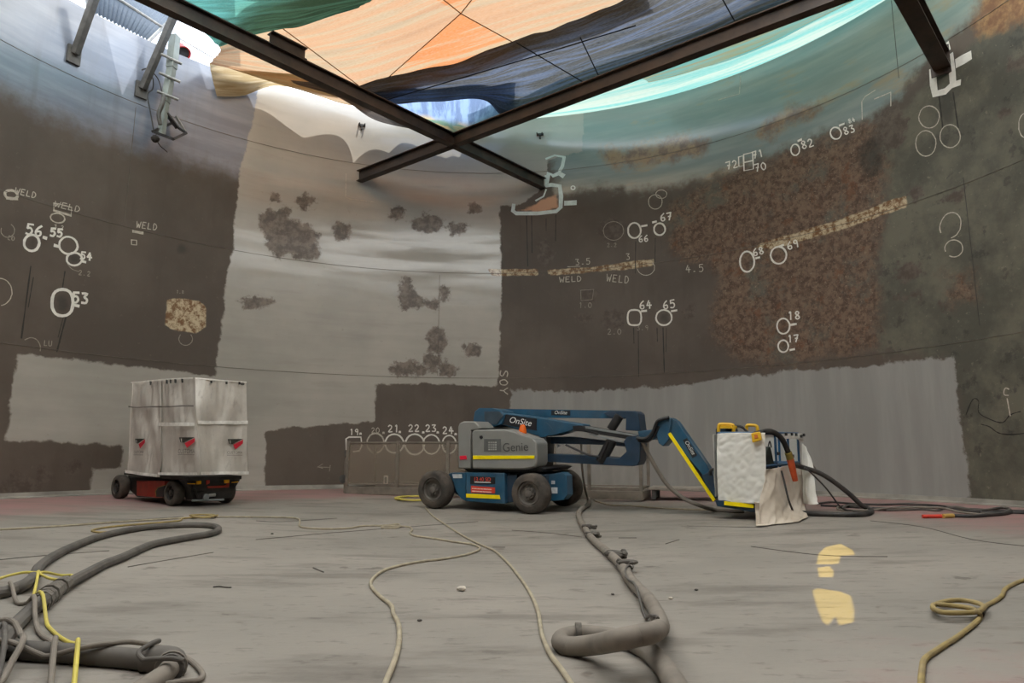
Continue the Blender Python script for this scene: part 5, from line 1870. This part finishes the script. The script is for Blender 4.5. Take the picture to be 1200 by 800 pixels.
hose('air_hose', [(-40, 697), (0, 694.5), (16, 690), (30, 684, .02), (40, 675), (46, 664), (62, 652), (86, 640), (112, 630), (140, 623), (170, 618), (205, 615.5), (236, 615), (253, 617), (256, 621),
     (247, 625), (222, 629.5), (196, 634), (176, 638.5), (158, 646), (142, 653.5), (122, 661), (103, 671), (82, 682, .01), (63, 693, .01), (46, 707, .03), (32, 719), (16, 735), (2, 752, .03), (-18, 778), (-40, 800)],
     .042, M_hoseD, 'thick dark hose looping out across the floor and back at left')
M_rag = pm('grey wrapping tape', (104, 98, 90), .85, var=.35, scale=20)
for x0, y0, x1, y1, w_ in ((75, 684.5, 66, 690.5, .058), (62, 693.5, 54, 700, .064), (52, 702, 46, 707, .06)):
    a, b_ = FL(x0, y0, .05), FL(x1, y1, .05)
    mb = MB()
    for k in range(3):
        p = a.lerp(b_, k / 2)
        mb.tube([p - (b_ - a) * .18, p + (b_ - a) * .18], w_ * (1 + .1 * (k % 2)), 10)
    o = mb.build('hose_wrap', M_rag, None, origin=a)
    tag(o, {75: 'upper ragged wrap round the thick dark hose at left', 62: 'middle ragged wrap round the thick dark hose at left', 52: 'lower ragged wrap round the thick dark hose at left'}[x0], 'wrap', None)
pp = thing('suction_pipe', FL(100, 768), 'fat dark pipe with an elbow at the lower left edge of the floor', 'pipe')
P = floor_path([(-40, 757), (0, 760), (50, 763.5), (100, 767), (150, 771), (178, 774)], .045, 6)
MB().tube(P, .045, 18).build('pipe', M_hoseD, pp)
e_ = P[-1]
P2 = crom([e_ - Vector((.03, 0, 0)), e_ + Vector((.05, -.005, .005)), e_ + Vector((.10, -.03, .005)), e_ + Vector((.125, -.08, 0)), e_ + Vector((.135, -.12, 0))], 6)
MB().tube(P2, .06, 18).build('elbow', M_hoseD, pp)
MB().tube([P2[-7], P2[-5]], .066, 18).build('collar', M_hose, pp)
MB().tube([P2[-2], P2[-1] + Vector((0.005, -.06, -.01)), P2[-1] + Vector((.01, -.4, -.012))], .042, 18).build('pipe', M_hose, pp)
LAID.append((P, .045))
LAID.append((P2, .062))
hose('vacuum_hose', [(690, 583), (690, 590), (684, 594.5), (678.5, 600), (679, 607), (684, 616), (692, 629), (705, 641), (719, 653), (730, 665), (737, 677), (748, 690), (760, 702), (767, 714), (773, 727, .01), (774, 735, .05), (764, 741, .13), (745, 745, .13), (722, 750, .12), (697, 755, .04), (671, 757.5), (661, 755.5), (656.5, 750.5), (664, 745.5), (682, 743), (703, 744.5), (720, 747, .0), (740, 752), (760, 763), (774, 777), (784, 790), (795, 808), (806, 832), (814, 860)],
     .046, M_hose, 'fat grey hose with a flat loop in the middle of the floor', n=7, sides=14)
hose('air_line', [(-20, 776), (30, 778), (70, 779), (105, 779), (128, 777.5), (146, 773), (163, 767), (185, 763.5), (205, 766), (222, 773), (234, 784), (237.5, 791), (232, 797), (210, 799), (180, 803)], .012, M_hose, 'thin grey hose lying over the fat pipe elbow at lower left')
hose('air_line', [(184, 778), (178, 782), (170, 786), (161, 790), (163, 793), (180, 795.5), (200, 795.5), (214, 796)], .011, M_hoseD, 'short dark cord hooked round the fat pipe elbow')
hose('extension_cord', [(-20, 684), (2, 681.5), (20, 680), (30, 680), (46, 680.5), (62, 676.5), (80, 673.5), (84, 675), (66, 683), (47, 683), (44, 680), (42, 690), (39, 700.5), (45, 713), (53, 729), (66, 743), (80, 752), (89, 755), (89.5, 766), (88.5, 782), (86.5, 806)],
     .0105, M_cordY, 'yellow cord crossing the thick hoses at lower left', 'cord')
hose('air_line', [(10, 696), (17, 704), (24, 707.5), (32, 708.5), (37, 718), (41, 733), (50, 745), (60, 751.5), (63, 756), (63, 765), (61, 780), (59, 806)], .013, M_hose, 'thin grey hose running beside the yellow cord at lower left')
hose('air_line', [(-30, 748), (2, 744.5), (10, 748), (19, 757), (24.5, 769), (22, 781), (12, 790), (4, 797), (-8, 806)], .014, M_hose, 'grey hose loop at the bottom left corner')
hose('air_line', [(-12, 762), (1, 752), (2.5, 770), (1, 786), (-6, 806)], .012, M_hoseD, 'dark hose hugging the left photo edge')

hose('power_cord', [(-40, 622), (40, 618), (100, 614), (150, 610.5), (200, 607.5), (250, 605.5), (300, 605.5), (335, 606), (349, 607.5), (351.5, 611), (351, 616), (360, 618.5), (385, 619.5), (410, 618.5), (425, 616), (450, 615.5), (467, 614), (466, 618), (449, 618.5), (450, 616.5, .02),
     (470, 616.5), (480, 617.5), (483, 620.5), (480.5, 624), (486, 627.5), (510, 631), (535, 635), (553, 637.5), (561.5, 641), (560, 645), (545, 650), (520, 654.5), (495, 657.5), (470, 662), (450, 668), (438, 676.5), (434.5, 684), (438, 691), (446, 699), (456, 706.5), (460, 712), (461, 719), (466.5, 729), (468, 742), (467, 757), (462, 775), (453, 797), (448, 815), (440, 850)],
     .014, M_cordP, 'pale cord snaking from the far left to the bottom of the floor', 'cord', n=5)
hose('power_cord', [(499, 595), (507, 604), (520, 613), (540, 626), (560, 636.5), (575, 643), (581, 646), (594, 658), (606, 672), (618, 689), (626, 704), (631, 718), (633.5, 735), (637, 749), (646, 768), (658, 784), (672, 806), (690, 845)],
     .0125, M_cordP, 'pale cord running straight from the boom lift rear wheel to the bottom', 'cord')
rg = FL(678, 738, .09)
a = FL(677.5, 736.5, .06)
o = MB().tube([FL(674.5, 742.5, .05), FL(681.5, 742.5, .05)], .056, 14).build('hose_clip', M_rag, None, origin=a)
tag(o, 'grey tape band on the far side of the fat hose loop', 'clip')
hose('tie_rope', [(742, 663), (737, 672), (733, 681), (736, 689), (744, 697), (750, 709), (756, 722), (761, 735), (766, 744), (769, 755), (772, 761)], .009, M_hoseD, 'thin dark rope alongside the fat hose loop', 'rope')
# frayed scraps on the fat hose
for i, (x, y, lab) in enumerate(((690, 619, 'frayed scrap on the fat hose nearest the boom lift'), (694, 627.5, 'frayed scrap at the knot of the fat hose'), (722, 650, 'dark frayed scrap half way along the fat hose'), (736, 663, 'largest frayed scrap on the fat hose above the rope'))):
    c = FL(x, y, .05)
    rnd = random.Random(40 + i)
    mb = MB()
    prev = c
    pts = []
    for k in range(14):
        pts.append(c + Vector((rnd.uniform(-.11, .11), rnd.uniform(-.11, .11), rnd.uniform(-.02, .05))))
    mb.tube(crom(pts, 4), [.012 + .010 * math.sin(j * .7) ** 2 for j in range(13 * 4 + 1)], 6)
    o = mb.build('frayed_rag', M_hoseD, None, origin=c)
    tag(o, lab, 'rag')
hose('power_cord', [(662, 588), (690, 584, .01), (700, 587.5), (715, 591.5), (740, 592.5), (770, 595), (800, 596.5), (830, 597.5), (858, 599)], .014, M_cordP, 'pale cord along the floor in front of the clear enclosure', 'cord')
# boom hose hanging to the floor
P = [LP(752, 517, -.1), LP(758, 528, -.05), LP(770, 550, .0), LP(783, 569, .05), LP(800, 583, .1), LP(820, 592, .12)]
q = [FL(838, 597.5, .03), FL(858, 598.6, .03), FL(872, 599, .03)]
o = MB().tube(crom(P + q, 6), .035, 10).build('drop_hose', M_hose, None, origin=q[0])
tag(o, 'grey hose drooping from the folded arm to the floor under the jib', 'hose')
P = [PP(681, 520, O0 + lv * .9, lv), PP(682, 545, O0 + lv * .95, lv), PP(685, 570, O0 + lv * 1.0, lv), FL(690, 588, .03)]
o = MB().tube(crom(P, 5), .022, 8).build('drop_hose', M_hose, None, origin=P[-1])
tag(o, 'thin grey hose hanging behind the front wheel of the boom lift', 'hose')
# hoses by the basket and along the wall on the right
P = [RP(930, 545, .10), RP(938, 546.5, .16)]
q0 = FL(1019, 596, .04)
mid = [P[-1].lerp(q0, t) + Vector((0, 0, z)) for t, z in ((.33, .10), (.66, .06), (.88, -.02))]
q = [FL(1021, 599, .04), FL(1012, 602.3, .04), FL(985, 602.8, .04), FL(960, 602, .04), FL(940, 601, .04)]
o = MB().tube(crom(P + mid + [q0] + q, 7), .042, 12).build('blast_hose', M_hoseB, None, origin=q[1])
tag(o, 'thick black hose from the basket dropping to the floor by the wall', 'hose')
P = [RP(941, 549, .14), RP(946, 550, .3)]
q0 = FL(998, 598, .02)
o = MB().tube(crom(P + [P[-1].lerp(q0, .4) + Vector((0, 0, -.02)), P[-1].lerp(q0, .75) + Vector((0, 0, -.12)), q0, FL(1012, 601, .02)], 6), .014, 8).build('power_cord', M_hoseB, None, origin=q0)
tag(o, 'thin dark cord dropping from the basket beside the thick black hose', 'cord')
o = MB().tube([RP(941, 524, .1), RP(950, 540, .25), RP(957, 551, .34)], .010, 6).build('tie_rope', M_hose, None, origin=RP(950, 540, .25))
tag(o, 'pale rope slanting off the top corner of the basket', 'rope')
hose('air_line', [(958, 590), (975, 588.3), (1000, 590), (1030, 591), (1065, 590.5), (1095, 592), (1120, 595), (1150, 597), (1180, 598), (1212, 599)], .02, M_hoseB, 'dark hose farthest back along the wall on the right')
hose('air_line', [(962, 592), (985, 593), (1010, 594.5), (1040, 595.5), (1070, 593.5), (1100, 594.5), (1130, 598, .02), (1160, 600), (1195, 600.5), (1215, 602)], .022, M_hoseB, 'dark hose in the middle of the bundle along the right wall')
hose('air_line', [(983, 596), (1000, 593.5), (1025, 597), (1050, 597.5), (1080, 596.5), (1098, 598), (1120, 595.5, .03), (1150, 597.5, .03), (1175, 595, .03), (1184, 598, .02), (1170, 602), (1150, 601)], .02, M_hoseD, 'grey hose curling at the end of the bundle by the right wall')
hose('air_line', [(985, 595.5), (982, 597.5), (1005, 598), (1030, 597, .02), (1055, 595, .02), (1085, 595.5, .02), (1110, 597.5, .02), (1135, 601), (1165, 603.5)], .017, M_hose, 'dusty brown hose at the front of the bundle by the right wall')
wh = thing('whip_hose', FL(1115, 604), 'black whip hose with a red tip and brass collar on the floor at right', 'hose')
P = floor_path([(1116, 604), (1140, 604.5), (1160, 603.2), (1178, 601.5), (1186, 599)], .028, 6)
MB().tube(P, .028, 10).build('hose', M_hoseB, wh)
MB().tube(floor_path([(1081, 605), (1105, 604.6)], .03, 4), .03, 12).build('red_tip', pm('red rubber tip', (206, 62, 46), .5, var=.1), wh)
MB().tube(floor_path([(1105, 604.6), (1117, 604)], .034, 4), .034, 12).build('brass_collar', pm('brass collar', (214, 176, 96), .4, .3, var=.1), wh)
# coil at the lower right
P = []
for k in range(90):
    t = k / 89
    a = 2 * PI * 2.6 * t + .4
    P.append((1123 + (31 - 2 * t) * math.cos(a), 711 + 7.5 * math.sin(a) * (1 + .1 * math.sin(3 * a)), .012 + .03 * t))
tail0 = [(1215, 676), (1200, 679.5), (1188, 684), (1178, 690), (1174, 698), (1164, 705), (1156, 709)]
tail1 = [(1135, 712, .05), (1147, 718, .03), (1148, 724), (1139, 733), (1122, 746), (1100, 760), (1084, 772), (1080.5, 785), (1079, 808), (1077, 850)]
P = tail0 + [p for i, p in enumerate(P) if i % 4 == 2] + tail1
hose('coiled_cord', P, .014, M_cordO, 'ochre cord coiled flat at lower right with tails running off', 'cord', n=5)
# small coils farther back
P = []
for k in range(50):
    a = 2 * PI * 3 * k / 49
    P.append((487 + (25 - k * .12) * math.cos(a), 583.5 + 2.4 * math.sin(a), .005 + .0007 * k))
hose('coiled_cord', P, .02, M_cordY, 'yellow cord coiled on the floor by the boom lift rear wheel', 'cord', n=3)
P = []
for k in range(40):
    a = 2 * PI * 2 * k / 39
    P.append((238 + (17 - k * .15) * math.cos(a), 604.5 + 1.8 * math.sin(a), .004 + .0007 * k))
hose('coiled_cord', P + [(215, 607), (210, 610), (175, 613), (130, 617), (108, 621), (116, 623.5), (137, 623)], .014, M_cordO, 'ochre cord coiled on the floor in front of the scissor lift', 'cord', n=3)

# loose bits
def pebble(px, py, r, seed, mat, label, cat='stone', flat=.6, name='stone'):
    c = FL(px, py)
    bm = bmesh.new()
    bmesh.ops.create_icosphere(bm, subdivisions=3, radius=r)
    for v in bm.verts:
        f = 1 + .28 * mnoise.noise(v.co / r * 1.4 + Vector((seed, seed * 2, 0)))
        v.co = Vector((v.co.x * f * 1.25, v.co.y * f, v.co.z * f * flat))
    zmin = min(v.co.z for v in bm.verts)
    me = bpy.data.meshes.new(name)
    for v in bm.verts:
        v.co.z -= zmin
    bm.to_mesh(me)
    bm.free()
    me.materials.append(mat)
    me.shade_smooth()
    ob = bpy.data.objects.new(name, me)
    ob.location = c
    COL.objects.link(ob)
    tag(ob, label, cat)
    return ob


M_stone = pm('pale stone', (196, 186, 172), .9, var=.2, scale=30)
pebble(541, 692.5, .030, 3, M_stone, 'small pale stone lying right of the snaking cord')
pebble(491.5, 728, .012, 5, M_hoseD, 'tiny dark lump of grit right of the snaking cord', 'grit', name='grit')
pebble(319, 626, .016, 6, M_hoseD, 'tiny dark lump of grit left of the snaking cord', 'grit', name='grit')
pebble(718, 697, .010, 7, M_hoseD, 'tiny dark lump of grit left of the fat hose loop', 'grit', name='grit')
pebble(786, 702, .013, 8, M_stone, 'tiny pale crumb right of the fat hose', 'grit', name='grit')
pebble(816, 692, .012, 9, M_hoseD, 'tiny dark crumb well right of the fat hose', 'grit', name='grit')
for pts, lab in (([(367, 665, .0), (373, 667.5), (379, 670)], 'short dark stick left of the snaking cord bend'), ([(250, 687.5), (257, 686.8), (263, 687.6), (271, 688)], 'thin dark twig on the bare floor at left'),):
    hose('twig', pts, .006, M_hoseD, lab, 'twig', n=3, sides=6)
SKY, SUNE, EXPO = 2.0, 3.8, 0.62

# ================================================================== LIGHT AND CAMERA
w = bpy.data.worlds.new('open sky')
sc.world = w
w.use_nodes = True
nt = w.node_tree
for n in list(nt.nodes):
    nt.nodes.remove(n)
wo = nt.nodes.new('ShaderNodeOutputWorld')
bg = nt.nodes.new('ShaderNodeBackground')
tc = nt.nodes.new('ShaderNodeTexCoord')
cl = ramp(nt, noise(nt, tc.outputs['Generated'], 2.2, 6, .6), .38, .62)
L(nt, mixc(nt, cl, (0.50, 0.68, 0.95, 1), (0.95, 0.97, 1.0, 1)), bg.inputs[0])
bg.inputs[1].default_value = SKY
L(nt, bg.outputs[0], wo.inputs[0])

sl = bpy.data.lights.new('sun', 'SUN')
sl.energy = SUNE
sl.angle = math.radians(0.12)
sl.color = (1.0, 0.95, 0.88)
so = bpy.data.objects.new('sun', sl)
COL.objects.link(so)
so.rotation_euler = SUN.to_track_quat('-Z', 'Y').to_euler()

cd = bpy.data.cameras.new('camera')
cd.sensor_fit = 'HORIZONTAL'
cd.sensor_width = 36.0
cd.lens = 36.0 * F / 1200.0
cd.clip_end = 200
co = bpy.data.objects.new('camera', cd)
COL.objects.link(co)
co.location = CAM
from mathutils import Matrix
right = Vector((math.cos(ROLL), -SP_ * math.sin(ROLL), CP * math.sin(ROLL)))
fw = Vector((0, CP, SP_))
upv = right.cross(fw)
mt = Matrix((right, upv, -fw)).transposed()
co.rotation_euler = mt.to_euler()
sc.camera = co
sc.view_settings.view_transform = 'Standard'
sc.view_settings.look = 'None'
sc.view_settings.gamma = 1.0
sc.view_settings.exposure = EXPO
sc.view_settings.use_curve_mapping = False
sc.cycles.max_bounces = 10
sc.cycles.diffuse_bounces = 6
sc.cycles.transparent_max_bounces = 16
